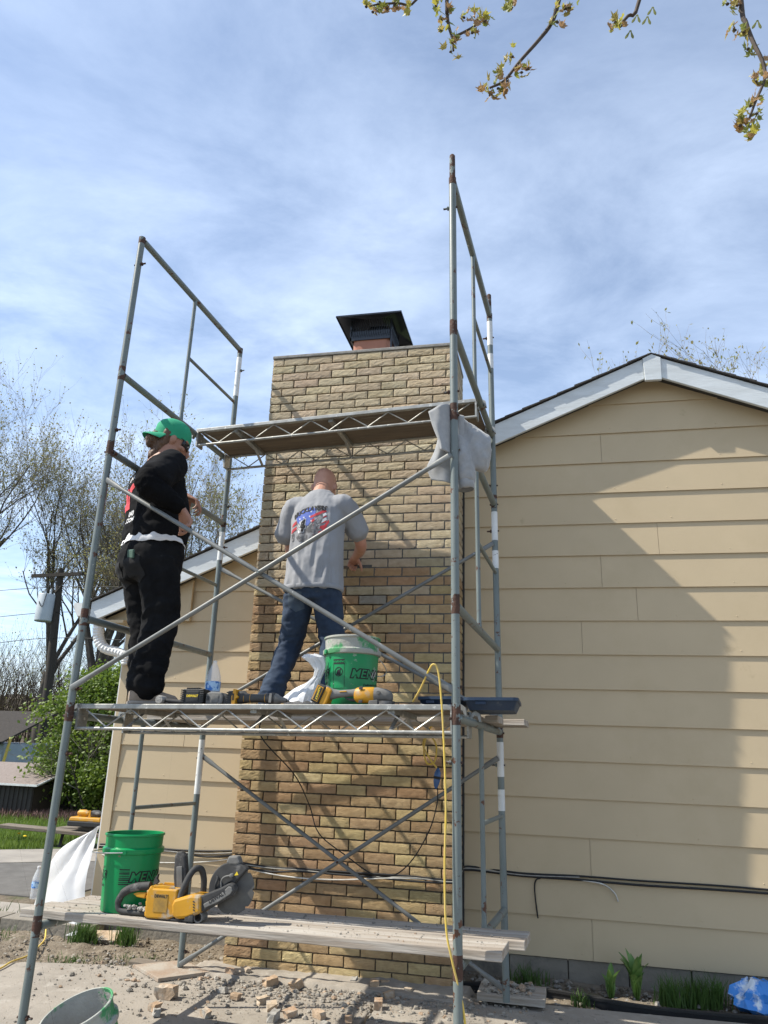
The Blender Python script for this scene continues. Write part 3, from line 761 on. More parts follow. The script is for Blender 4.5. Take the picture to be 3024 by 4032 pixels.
def fold(scale, amp, stretch, seed):
    o = Vector((seed*3.1, seed*7.7, seed*1.9))
    def f(p):
        q_ = Vector((p.x*stretch[0], p.y*stretch[1], p.z*stretch[2]))*scale + o
        a = mnoise.fractal(q_, 1.0, 2.0, 3)
        return amp*(1-abs(a)*2.0)*0.5 + amp*0.4*mnoise.noise(q_*2.3)
    return f

def project(name, mesh2d, bvh, mat, parent, off=0.0025, frm=-1.2, axis=1, edge=0.016, smooth=True):
    """lays a flat printed shape (x, z) onto a surface by casting along +y"""
    bm = bmesh.new(); bm.from_mesh(mesh2d)
    for _ in range(5):
        ed = [e for e in bm.edges if e.calc_length() > edge]
        if not ed: break
        bmesh.ops.subdivide_edges(bm, edges=ed, cuts=1, use_grid_fill=False); bmesh.ops.triangulate(bm, faces=bm.faces)
    for v in bm.verts:
        h, n_, i_, d_ = bvh.ray_cast(Vector((v.co.x, frm, v.co.z)), Vector((0, 1, 0)))
        v.co.y = (h.y - off) if h else 0.0
        if h is None: v.tag = True
    bmesh.ops.delete(bm, geom=[v for v in bm.verts if v.tag], context='VERTS')
    bmesh.ops.recalc_face_normals(bm, faces=bm.faces)
    me = bpy.data.meshes.new(name); bm.to_mesh(me); bm.free()
    for p in me.polygons: p.use_smooth = smooth
    return ob(name, me, mat, parent)

def poly2d(polys):
    me = bpy.data.meshes.new('poly'); vs = []; fs = []
    for pl in polys:
        b = len(vs); vs += [(p[0], 0, p[1]) for p in pl]; fs.append(tuple(range(b, b+len(pl))))
    me.from_pydata(vs, [], fs); me.update()
    bm = bmesh.new(); bm.from_mesh(me); bmesh.ops.triangulate(bm, faces=bm.faces); bm.to_mesh(me); bm.free()
    return me

def text2d(txt, size, x=0, z=0, bold=0.0, shear=0.0, rot=0, arc=None, sx=1.0, align='CENTER', spacing=1.0):
    """flat text mesh in the xz plane"""
    cu = bpy.data.curves.new('t', 'FONT'); cu.body = txt; cu.size = size; cu.align_x = align; cu.align_y = 'CENTER'; cu.offset = bold; cu.shear = shear; cu.resolution_u = 3
    cu.space_character = spacing
    o = bpy.data.objects.new('t', cu); col.objects.link(o)
    dg = bpy.context.evaluated_depsgraph_get(); dg.update()
    me = bpy.data.meshes.new_from_object(o.evaluated_get(dg)); bpy.data.objects.remove(o)
    ca, sa = math.cos(R(rot)), math.sin(R(rot))
    for v in me.vertices:
        a, b = v.co.x*sx, v.co.y
        if arc: th = a/arc; a, b = (arc+b)*math.sin(th), (arc+b)*math.cos(th)-arc
        v.co = (x + a*ca - b*sa, 0, z + a*sa + b*ca)
    bm = bmesh.new(); bm.from_mesh(me); bmesh.ops.triangulate(bm, faces=bm.faces); bm.to_mesh(me); bm.free()
    return me

def bvh_of(me):
    return BVHTree.FromPolygons([v.co.copy() for v in me.vertices], [tuple(p.vertices) for p in me.polygons])

MAT['ink_black'] = M('black_print', (0.015, 0.015, 0.017), rough=0.8)
MAT['ink_white'] = M('white_print', (0.62, 0.62, 0.63), rough=0.8)
MAT['ink_red'] = M('red_print', (0.42, 0.035, 0.045), (0.36, 0.03, 0.04), scale=30, rough=0.8)
MAT['ink_blue'] = M('blue_print', (0.06, 0.10, 0.36), (0.09, 0.14, 0.42), scale=30, rough=0.8)
MAT['ink_grey'] = M('grey_print', (0.07, 0.07, 0.075), (0.24, 0.24, 0.25), scale=26, lo=.42, hi=.58, rough=0.8)
MAT['ink_yellow'] = M('yellow_print', (0.75, 0.55, 0.03), rough=0.6)

# ---------------------------------------------------------------- worker in grey T-shirt
P2 = thing('person', 'bald worker in grey printed T-shirt and blue jeans facing the brickwork', 'person', on_scaf(0.978, 1.01, 1.649, 2) @ Matrix.Diagonal((0.94, 1, 1, 1)))
hm = Matrix.Translation((-0.015, 0.145, 1.600)) @ rotm(-30, 0, 6).to_4x4() @ Matrix.Scale(1.13, 4)
parts = head_parts(hm)
parts.append(limb([(0, 0.02, 1.45), (0, 0.055, 1.52), (-.01, 0.10, 1.57)], [0.078, 0.068, 0.066], 18))
parts.append(torso([(0.86, .14, .10, 0, 0), (1.0, .14, .10, 0, .0), (1.2, .16, .10, 0, .01), (1.36, .185, .09, 0, .03), (1.44, .12, .07, 0, .03)]))
shR, elR, wrR = (0.185, 0.03, 1.42), (0.268, 0.215, 1.195), (0.140, 0.50, 1.175)
parts.append(limb([(0.12, 0.03, 1.42), shR, (0.238, 0.13, 1.305), elR, (0.222, 0.35, 1.180), wrR], [.06, .060, .051, .044, .043, .029], 16))
parts += hand(wrR, (-0.16, 0.30, -0.10), (-0.3, -0.1, -1), -1, (1.05, 1.1, 1.15, 1.2), 1.02)
shL, elL, wrL = (-0.19, 0.03, 1.42), (-0.245, 0.12, 1.15), (-0.205, 0.36, 1.06)
parts.append(limb([(-0.12, 0.03, 1.42), shL, (-0.225, 0.08, 1.28), elL, (-0.245, 0.22, 1.085), wrL], [.06, .060, .051, .044, .042, .029], 16))
parts += hand(wrL, (0.15, 0.35, -0.1), (0.5, 0, -1), 1, (0.6, 0.65, 0.7, 0.7), 1.02)
hipL, knL, anL = (-0.095, 0.0, 0.86), (-0.185, 0.10, 0.46), (-0.275, -0.02, 0.07)
hipR, knR, anR = (0.095, 0.0, 0.86), (0.135, 0.06, 0.46), (0.15, -0.01, 0.07)
for h_, k_, a_ in ((hipL, knL, anL), (hipR, knR, anR)):
    parts.append(limb([h_, k_, a_, (a_[0], a_[1]+.05, .04)], [.075, .05, .038, .035], 14))
body2 = vox(parts, 0.0048, 'body', 4)
ob('body', body2, MAT['skin'], P2)
for s in (-1, 1):
    o = ob('eye', MB().lathe([(0.0005, -.012), (.008, -.009), (.0118, -.002), (.0118, .002), (.008, .009), (.0005, .012)], n=10), MAT['eye'], P2, smooth=60); o.matrix_local = hm @ Matrix.Translation((s*.031, .083, .018))
# shirt
f1 = fold(5.5, 0.020, (1.9, 1.4, 0.45), 3); f2 = fold(11, 0.005, (1.2, 1.2, 0.9), 8)
def shirt_disp(p):
    k = min(1, max(0, (1.30-p.z)/0.35)); e = 0.35+0.65*k
    return (f1(p)*e + f2(p)*0.8)
sp = [torso([(0.805, .204, .142, .0, -.010), (0.82, .207, .145, 0, -.010), (0.95, .196, .135, 0, -.006), (1.10, .196, .132, 0, 0.0), (1.28, .200, .128, 0, .010), (1.38, .196, .116, 0, .020), (1.44, .168, .100, 0, .032), (1.49, .112, .088, 0, .044), (1.525, .084, .078, 0, .056), (1.532, .068, .064, 0, .060)])]
sp.append(limb([(0.12, 0.03, 1.405), (0.190, 0.035, 1.405), (0.240, 0.11, 1.315), (0.266, 0.165, 1.245)], [.080, .084, .080, .083], 18))
sp.append(limb([(-0.12, 0.03, 1.405), (-0.195, 0.03, 1.405), (-0.245, 0.06, 1.30), (-0.272, 0.075, 1.215)], [.080, .084, .080, .084], 18))
shirt = vox(sp, 0.0085, 't_shirt', 5, shirt_disp)
shirt_o = ob('t_shirt', shirt, MAT['grey_tee'], P2)
bv = bvh_of(shirt)
# hem band and neckband
ob('hem', MB().loft([ell((0, -.010, z), (rx+.004, 0, 0), (0, ry+.004, 0), 40, .86) for z, rx, ry in ((.800, .208, .146), (.803, .211, .149), (.826, .211, .149), (.83, .207, .146))], cap=False), MAT['grey_tee'], shirt_o, smooth=60)
# the print on the back: flag, lettering, numeral
cx, cz = -0.02, 1.262
def P(x, z): return (cx+x, cz+z)
project('flag_canton', poly2d([[P(-.105, .035), P(-.085, .075), P(-.04, .098), P(.02, .102), P(.05, .09), P(.04, .03), P(.0, -.03), P(-.05, -.035), P(-.09, .0)]]), bv, MAT['ink_blue'], shirt_o, 0.0022)
stripes = []
for i in range(5):
    a = i*0.030
    stripes.append([P(.035+a*.3-.03, .035-a), P(.115+.004*i, .085-a*1.25), P(.125+.004*i, .068-a*1.25), P(.045+a*.3-.03, .018-a)])
stripes += [[P(-.135, -.01), P(-.10, .012), P(-.095, -.012), P(-.14, -.035)], [P(-.14, -.052), P(-.095, -.03), P(-.09, -.05), P(-.138, -.078)], [P(.10, -.055), P(.145, .01), P(.15, -.01), P(.11, -.085)]]
for st in stripes: project('flag_stripe', poly2d([st]), bv, MAT['ink_red'], shirt_o, 0.0026)
white = [[P(.045, .012), P(.12, .06), P(.128, .045), P(.055, -.006)], [P(.055, -.02), P(.125, .025), P(.132, .008), P(.065, -.04)], [P(-.08, -.06), P(-.03, -.045), P(-.02, -.07), P(-.075, -.085)]]
for (x, z) in ((-.06, .06), (-.025, .078), (.012, .07), (-.04, .03), (.005, .035), (-.072, .022), (.02, .0)):
    white.append([P(x+.0085*(1 if k % 2 == 0 else .42)*math.sin(k*math.pi/5), z+.0085*(1 if k % 2 == 0 else .42)*math.cos(k*math.pi/5)) for k in range(10)])
for i_, st in enumerate(white): project('flag_stripe' if i_ < 3 else 'flag_star', poly2d([st]), bv, MAT['ink_white'], shirt_o, 0.0028)
project('eagle_print', poly2d([[P(-.10, -.10), P(-.06, -.06), P(-.01, -.05), P(.03, -.02), P(.07, .03), P(.10, .06), P(.105, .02), P(.09, -.03), P(.085, -.075), P(.06, -.115), P(.0, -.14), P(-.06, -.145)], [P(-.135, -.085), P(-.112, -.075), P(-.105, -.13), P(-.125, -.135)]]), bv, MAT['ink_grey'], shirt_o, 0.0030)
project('lettering', text2d('BRICKLAYERS', .046, cx-.01, cz+.088, .0022, .25, 12, arc=.33, sx=.92), bv, MAT['ink_black'], shirt_o, 0.0036, edge=.012)
project('numeral_outline', text2d('4', .120, cx-.055, cz-.035, .008, .1, 0), bv, MAT['ink_white'], shirt_o, 0.0036, edge=.012)
project('numeral', text2d('4', .120, cx-.055, cz-.035, .0042, .1, 0), bv, MAT['ink_black'], shirt_o, 0.0044, edge=.012)
project('small_lettering', text2d('LOCAL', .026, cx-.066, cz-.025, .0008, 0, 80, sx=.9), bv, MAT['ink_white'], shirt_o, 0.0054, edge=.012)
# jeans
g1 = fold(7, 0.018, (1.0, 1.0, 1.7), 21); g2 = fold(16, 0.005, (1, 1, 1.6), 5)
def jean_disp(p):
    k = 0.45 + 0.75*max(0, 1-abs(p.z-0.16)/0.22) + 0.5*max(0, 1-abs(p.z-0.50)/0.14) + 0.35*max(0, 1-abs(p.z-.78)/.08)
    return g1(p)*k + g2(p)*0.7*k
jp = [torso([(0.735, .155, .125, 0, 0), (0.80, .185, .135, 0, -.006), (0.88, .178, .130, 0, -.004), (0.95, .165, .115, 0, 0), (0.99, .160, .11, 0, 0)])]
jp.append(limb([(-0.092, -0.01, 0.82), (-0.135, 0.035, 0.66), (-0.19, 0.090, 0.47), (-0.235, 0.02, 0.25), (-0.275, -0.025, 0.075)], [.108, .100, .082, .076, .080], 20))
jp.append(limb([(0.092, -0.01, 0.82), (0.115, 0.025, 0.66), (0.135, 0.055, 0.47), (0.145, 0.01, 0.25), (0.15, -0.015, 0.075)], [.108, .100, .082, .076, .080], 20))
jeans = vox(jp, 0.0085, 'jeans', 4, jean_disp)
jeans_o = ob('jeans', jeans, MAT['denim'], P2)
bj = bvh_of(jeans)
MAT['denim_worn'] = M('worn_denim', (0.045, 0.065, 0.095), (0.075, 0.10, 0.13), scale=12, rough=0.9, bump=0.3, bscale=400, bdist=0.001)
for s in (-1, 1):
    project('back_pocket', poly2d([[(s*.035, .775), (s*.155, .790), (s*.150, .690), (s*.095, .655), (s*.042, .680)]]), bj, MAT['denim_worn' if s < 0 else 'denim'], jeans_o, 0.004)
def shoe(parent, loc, rz):
    o = ob('shoe', MB().loft([ell((0, y, z), (w, 0, 0), (0, 0, h), 16, .8) for y, z, w, h in ((-.075, .045, .020, .030), (-.06, .050, .036, .048), (0, .052, .040, .052), (.06, .045, .044, .042), (.13, .036, .047, .030), (.18, .030, .040, .024), (.20, .026, .016, .014))]), MAT['shoe'], parent, smooth=60)
    ob('sole', MB().loft([ell((0, y, .010), (w, 0, 0), (0, 0, .011), 16, .6) for y, w in ((-.082, .022), (-.065, .039), (0, .043), (.06, .047), (.13, .051), (.185, .043), (.207, .018))]), MAT['sole'], o, smooth=60)
    o.matrix_local = Matrix.Translation(loc) @ rotm(0, 0, rz).to_4x4(); return o
shoe(P2, (-0.275, -0.02, 0.0), 14); shoe(P2, (0.15, -0.01, 0.0), -12)

# ---------------------------------------------------------------- worker in black with green cap
PH = 30
P1 = thing('person', 'worker in black T-shirt and green backward cap gripping the scaffold brace', 'person', on_scaf(0.262, 0.262, 1.649) @ Matrix.Rotation(R(-3.4), 4, 'Y') @ Matrix.Rotation(R(-PH), 4, 'Z') @ Matrix.Diagonal((1, 1, 1.035, 1)))
hm = Matrix.Translation((0.015, 0.075, 1.605)) @ rotm(-24, 6, -18).to_4x4() @ Matrix.Scale(1.08, 4)
parts = head_parts(hm)
parts.append(limb([(0, 0.0, 1.42), (0.01, 0.035, 1.49), (0.018, 0.06, 1.56)], [0.084, 0.072, 0.068], 18))
parts.append(torso([(0.86, .15, .11, 0, 0), (1.0, .16, .13, 0, .02), (1.2, .17, .12, 0, .01), (1.36, .185, .09, 0, .0), (1.44, .12, .07, 0, .0)]))
shR, elR, wrR = (0.215, -0.01, 1.385), (0.300, -0.075, 1.175), (0.342, -0.055, 1.075)
elR = (0.305, -0.215, 1.175); wrR = (0.352, -0.01, 1.055)
parts.append(limb([(0.12, 0, 1.38), shR, (0.272, -.12, 1.28), elR, (0.335, -.11, 1.11), wrR], [.06, .062, .054, .046, .042, .030], 16))
parts += hand(wrR, (0.02, 0.045, -0.09), (0.05, -0.9, -0.25), 1, (0.62, 0.72, 0.75, 0.72), 1.08, thumb=(0.7, 0.5, 0.1))
shL, elL, wrL = (-0.215, 0.02, 1.385), (-0.295, 0.10, 1.21), (-0.115, 0.27, 1.335)
parts.append(limb([(-0.12, 0, 1.38), shL, (-0.28, .05, 1.30), elL, (-0.21, .19, 1.27), wrL], [.06, .062, .054, .046, .042, .030], 16))
parts += hand(wrL, (0.07, 0.075, -0.06), (-0.25, -0.35, -0.9), 1, (0.62, 0.70, 0.72, 0.75), 1.05, thumb=(0.3, 0.5, 0.8))
for h_, k_, a_ in (((-0.095, 0, 0.86), (-0.10, .05, 0.46), (-0.085, .07, 0.07)), ((0.095, 0, 0.86), (0.095, .04, 0.46), (0.08, -0.03, 0.07))):
    parts.append(limb([h_, k_, a_, (a_[0], a_[1]+.05, .04)], [.075, .05, .038, .035], 14))
body1 = vox(parts, 0.0048, 'body', 4)
ob('body', body1, MAT['skin_tan'], P1)
for s in (-1, 1):
    o = ob('eye', MB().lathe([(0.0005, -.012), (.008, -.009), (.0118, -.002), (.0118, .002), (.008, .009), (.0005, .012)], n=10), MAT['eye'], P1, smooth=60); o.matrix_local = hm @ Matrix.Translation((s*.031, .083, .018))
# T-shirt over a long-sleeved shirt
f3 = fold(5.0, 0.019, (1.2, 1.2, 1.2), 13); f4 = fold(11, 0.006, (1, 1, 1.5), 31)
def tee_disp(p):
    k = 0.55 + 0.6*min(1, max(0, (1.22-p.z)/.2)); return f3(p)*k + f4(p)*0.8
sp = [torso([(0.935, .200, .165, 0, .012), (0.95, .206, .170, 0, .012), (1.0, .208, .178, 0, .022), (1.08, .206, .178, 0, .022), (1.18, .206, .165, 0, .014), (1.28, .212, .150, 0, .004), (1.35, .205, .128, 0, .0), (1.40, .178, .105, 0, .005), (1.45, .118, .092, 0, .018), (1.487, .088, .082, .006, .030), (1.495, .07, .066, .008, .034)])]
sp.append(limb([(0.13, 0, 1.365), (0.21, -.02, 1.365), (0.262, -.100, 1.29), (0.290, -.165, 1.215)], [.092, .098, .094, .097], 18))
sp.append(limb([(-0.13, 0, 1.365), (-0.22, .02, 1.365), (-0.27, .05, 1.28), (-0.29, .075, 1.22)], [.090, .094, .090, .090], 18))
tee = vox(sp, 0.0085, 't_shirt', 5, tee_disp); tee_o = ob('t_shirt', tee, MAT['black_cloth'], P1)
f5 = fold(14, 0.008, (1, 1, 1.4), 41)
sp = [limb([(0.272, -.12, 1.28), (0.303, -.208, 1.180), (0.335, -.115, 1.112), (0.350, -0.022, 1.062)], [.078, .076, .064, .045], 18),
      limb([(-0.275, .055, 1.28), (-0.295, .10, 1.21), (-0.215, .185, 1.268), (-0.13, .256, 1.325)], [.064, .060, .053, .042], 18),
      torso([(0.92, .196, .160, 0, .012), (1.0, .196, .165, 0, .02), (1.1, .19, .16, 0, .015), (1.25, .19, .13, 0, .0)]),
      limb([(0.15, 0, 1.33), (0.24, -.06, 1.31), (0.275, -.13, 1.26)], [.07, .07, .066], 14), limb([(-0.15, 0, 1.33), (-0.25, .04, 1.31), (-0.28, .06, 1.27)], [.07, .07, .066], 14)]
ls = vox(sp, 0.008, 'long_sleeves', 4, lambda p: f5(p) if p.z < 1.27 and abs(p.x) > .2 else 0); ob('long_sleeves', ls, MAT['black_sleeve'], P1)
# white undershirt hem, wavy
rings = []
for j, (z, e) in enumerate(((0.985, .002), (0.93, .010), (0.907, .016), (0.905, .014), (0.93, .004))):
    r_ = ell((0, .004, z), (.196+e, 0, 0), (0, .158+e, 0), 64, .86)
    rings.append([p + Vector((p.x, p.y, 0)).normalized()*(0.004*math.sin(k*0.55)+.004*math.sin(k*1.3+1))*(1 if 0 < j < 4 else .4) + Vector((0, 0, (.008*math.sin(k*.3)+.004*math.sin(k*.9)) if j in (2, 3) else 0)) for k, p in enumerate(r_)])
ob('undershirt', MB().loft(rings, cap=False), MAT['white_cloth'], P1, smooth=60)
bt = bvh_of(tee)
MAT['ink_red2'] = M('bright_red_print', (0.60, 0.05, 0.06), (0.5, 0.035, 0.045), scale=20, rough=0.7)
for pl_ in ([(-.125, 1.255), (-.075, 1.275), (-.06, 1.20), (-.06, 1.12), (-.105, 1.115), (-.11, 1.19)], [(-.05, 1.275), (.02, 1.295), (.025, 1.262), (-.01, 1.245), (-.02, 1.18), (.0, 1.12), (-.045, 1.118), (-.05, 1.19)]): project('back_letter', poly2d([pl_]), bt, MAT['ink_red2'], tee_o, .0025)
for x_ in (-.13, -.095, -.055, -.02, .02): project('back_print', poly2d([[(x_, 1.325), (x_+.026, 1.332), (x_+.022, 1.355), (x_+.003, 1.350)]]), bt, MAT['ink_white'], tee_o, .0030)
project('back_lettering', text2d('040', .040, .02, 1.083, .0018, .2, 0), bt, MAT['ink_white'], tee_o, .0030, edge=.012)
project('back_lettering', text2d('.COM', .036, .015, 1.045, .0018, .1, 0), bt, MAT['ink_white'], tee_o, .0030, edge=.012)
# black jeans, baggy
h1 = fold(6.5, 0.021, (1.0, 1.0, 1.5), 61); h2 = fold(15, 0.006, (1, 1, 1.7), 71)
def bj_disp(p):
    k = 0.5 + 0.95*max(0, 1-abs(p.z-0.17)/0.22) + 0.4*max(0, 1-abs(p.z-0.48)/0.16); return h1(p)*k + h2(p)*0.7*k
jp = [torso([(0.70, .165, .145, 0, .0), (0.77, .204, .176, 0, -.008), (0.85, .205, .178, 0, -.004), (0.92, .195, .165, 0, .004), (0.96, .190, .155, 0, .006)])]
jp.append(limb([(-0.098, -.005, 0.80), (-0.105, .025, 0.64), (-0.105, .055, 0.46), (-0.092, 0.055, 0.25), (-0.085, .06, 0.085)], [.120, .114, .098, .088, .090], 20))
jp.append(limb([(0.098, -.005, 0.80), (0.100, .020, 0.64), (0.098, .035, 0.46), (0.088, 0.0, 0.25), (0.08, -0.022, 0.085)], [.122, .116, .102, .092, .093], 20))
bjm = vox(jp, 0.0085, 'black_jeans', 4, bj_disp); bj_o = ob('black_jeans', bjm, MAT['black_denim'], P1)
bb = bvh_of(bjm)
MAT['black_denim2'] = M('faded_black_denim', (0.0075, 0.0075, 0.0085), (0.014, 0.014, 0.015), scale=14, rough=0.92)
for s in (-1, 1):
    pk = project('back_pocket', poly2d([[(s*.03, .800), (s*.150, .815), (s*.148, .700), (s*.09, .665), (s*.035, .690)]]), bb, MAT['black_denim2'], bj_o, 0.004)
ob('work_glove', MB().box((0.095, -.176, .822), (.075, .014, .05), rotm(8, 12, 0)), M('green_grey_cloth', (.06, .11, .085), rough=.9), bj_o, bevel=.006)
shoe(P1, (-0.085, 0.06, 0.0), 8); shoe(P1, (0.08, -0.03, 0.0), -8)
# backward cap, hair bun, sunglasses
hp = bpy.data.objects.new('cap', None)
rows = [(0.016, .0815, .108, -.002), (0.05, .085, .111, -.004), (0.088, .080, .105, -.007), (0.118, .064, .086, -.009), (0.138, .038, .052, -.010), (0.144, .006, .008, -.010)]
mb = MB(); tilt = Matrix.Rotation(R(13), 4, 'X')
mb.loft([[hm @ (tilt @ p) for p in ell((0, y, z), (rx, 0, 0), (0, ry, 0), 26)] for z, rx, ry, y in rows], cap=False)
cap1 = ob('cap', mb, MAT['cap_green'], P1, smooth=60)
mb = MB(); top_ = []; bot_ = []
nb = 17
for i in range(nb):
    a = R(-68 + 136*i/(nb-1)); rin = (math.sin(a)*.080, -math.cos(a)*.102-.004)
    ext = 0.072*math.cos(a*0.95)**.7 if math.cos(a*.95) > 0 else 0
    rout = (math.sin(a)*(.080+ext*.35), -math.cos(a)*.102-.004-ext)
    dz = -.030*abs(math.sin(a))**2
    top_.append((Vector((rin[0], rin[1], .026)), Vector((rout[0], rout[1], .014+dz-ext*.12))))
rings = [[hm @ (tilt @ p[0]) for p in top_], [hm @ (tilt @ ((p[0]+p[1])/2 + Vector((0, 0, .004)))) for p in top_], [hm @ (tilt @ p[1]) for p in top_], [hm @ (tilt @ (p[1]+Vector((0, 0, -.004)))) for p in top_], [hm @ (tilt @ (p[0]+Vector((0, 0, -.004)))) for p in top_]]
mb.loft(rings, cap=False, closed=False)
ob('visor', mb, MAT['cap_green'], cap1, smooth=60)
ob('cap_button', MB().lathe([(.0005, .008), (.008, .005), (.009, 0)], n=10, c=hm @ (tilt @ Vector((0, -.010, .128)))), MAT['cap_green'], cap1)
hr = [(-.15, .04, .03, -.050), (-.125, .05, .036, -.052), (-.095, .055, .036, -.052), (-.055, .068, .05, -.050), (-.02, .074, .058, -.045), (.02, .078, .062, -.042), (.045, .078, .060, -.045)]
hp_ = [[[hm @ p for p in ell((0, y, z), (rx, 0, 0), (0, ry, 0), 16)] for z, rx, ry, y in hr]]
hp_.append([[hm @ p for p in r_] for r_ in limb([(0.0, -.075, -.005), (0.008, -.098, -.025), (0.012, -.108, -.048), (0.010, -.100, -.078)], [.034, .040, .040, .026], 14)])
hf = fold(26, 0.010, (1, 1, .5), 91)
ob('hair', vox(hp_, 0.005, 'hair', 2, hf), MAT['hair'], P1)
mb = MB(); gl = []
for i in range(13):
    a = R(-62+124*i/12); gl.append((Vector((math.sin(a)*.080, math.cos(a)*.103, .034)), Vector((math.sin(a)*.081, math.cos(a)*.105, -.004-(0 if abs(i-6) > 0 else -.012)))))
mb.loft([[hm @ p[0] for p in gl], [hm @ p[1] for p in gl]], cap=False, closed=False)
g_o = ob('sunglasses', mb, MAT['lens'], P1, smooth=60); so = g_o.modifiers.new('s', 'SOLIDIFY'); so.thickness = .003
for s in (-1, 1): ob('glasses_arm', MB().tube([hm @ Vector((s*.072, .05, .030)), hm @ Vector((s*.079, -.01, .032))], .003, 6), MAT['lens'], g_o)
# ================================================================== BUCKETS, TOOLS, CABLES
MAT['bucket'] = M('green_bucket_plastic', (0.0, 0.235, 0.070), (0.0, 0.205, 0.06), scale=5, rough=0.33, spots=(((0.19,0.135,0.10), 6.5, 0.68, 0.71),))
MAT['bucket_dirty'] = M('mortar_smeared_bucket', (0.0, 0.225, 0.070), (0.02, 0.20, 0.075), scale=6, rough=0.4, spots=(((0.36,0.36,0.33), 7, 0.60, 0.66), ((0.5,0.5,0.47), 24, 0.67, 0.70)))
MAT['bucket_rim'] = M('mortar_caked_rim', (0.33, 0.335, 0.30), (0.06, 0.24, 0.10), scale=7, lo=.52, hi=.58, rough=0.8, bump=0.5, bscale=50)
MAT['bucket_in'] = M('mortar_inside_bucket', (0.38, 0.37, 0.335), (0.30, 0.29, 0.265), scale=8, rough=0.95, bump=0.5, bscale=40, spots=(((0.0,0.20,0.06), 5, 0.58, 0.62),))
MAT['wire'] = M('bail_wire', (0.45, 0.45, 0.44), rough=0.35, metal=0.8)
def flat(me, y, m=None):
    f = (lambda p: m @ p) if m is not None else (lambda p: p)
    return MB().add([f(Vector((v.co.x, y, v.co.z))) for v in me.vertices], [tuple(p.vertices) for p in me.polygons])
def cyl_wrap(me, r0, r1, z0, h, ang, zc, off=0.0012):
    """wraps a flat (x,z) mesh onto the bucket wall"""
    bm = bmesh.new(); bm.from_mesh(me)
    for _ in range(3):
        ed = [e for e in bm.edges if abs(e.verts[0].co.x-e.verts[1].co.x) > 0.012]
        if not ed: break
        bmesh.ops.subdivide_edges(bm, edges=ed, cuts=1); bmesh.ops.triangulate(bm, faces=bm.faces)
    for v in bm.verts:
        z = zc + v.co.z; r_ = r0 + (r1-r0)*(z-z0)/h + off; a = R(ang) + v.co.x/r_
        v.co = (r_*math.cos(a), r_*math.sin(a), z)
    bm.to_mesh(me); bm.free(); return me
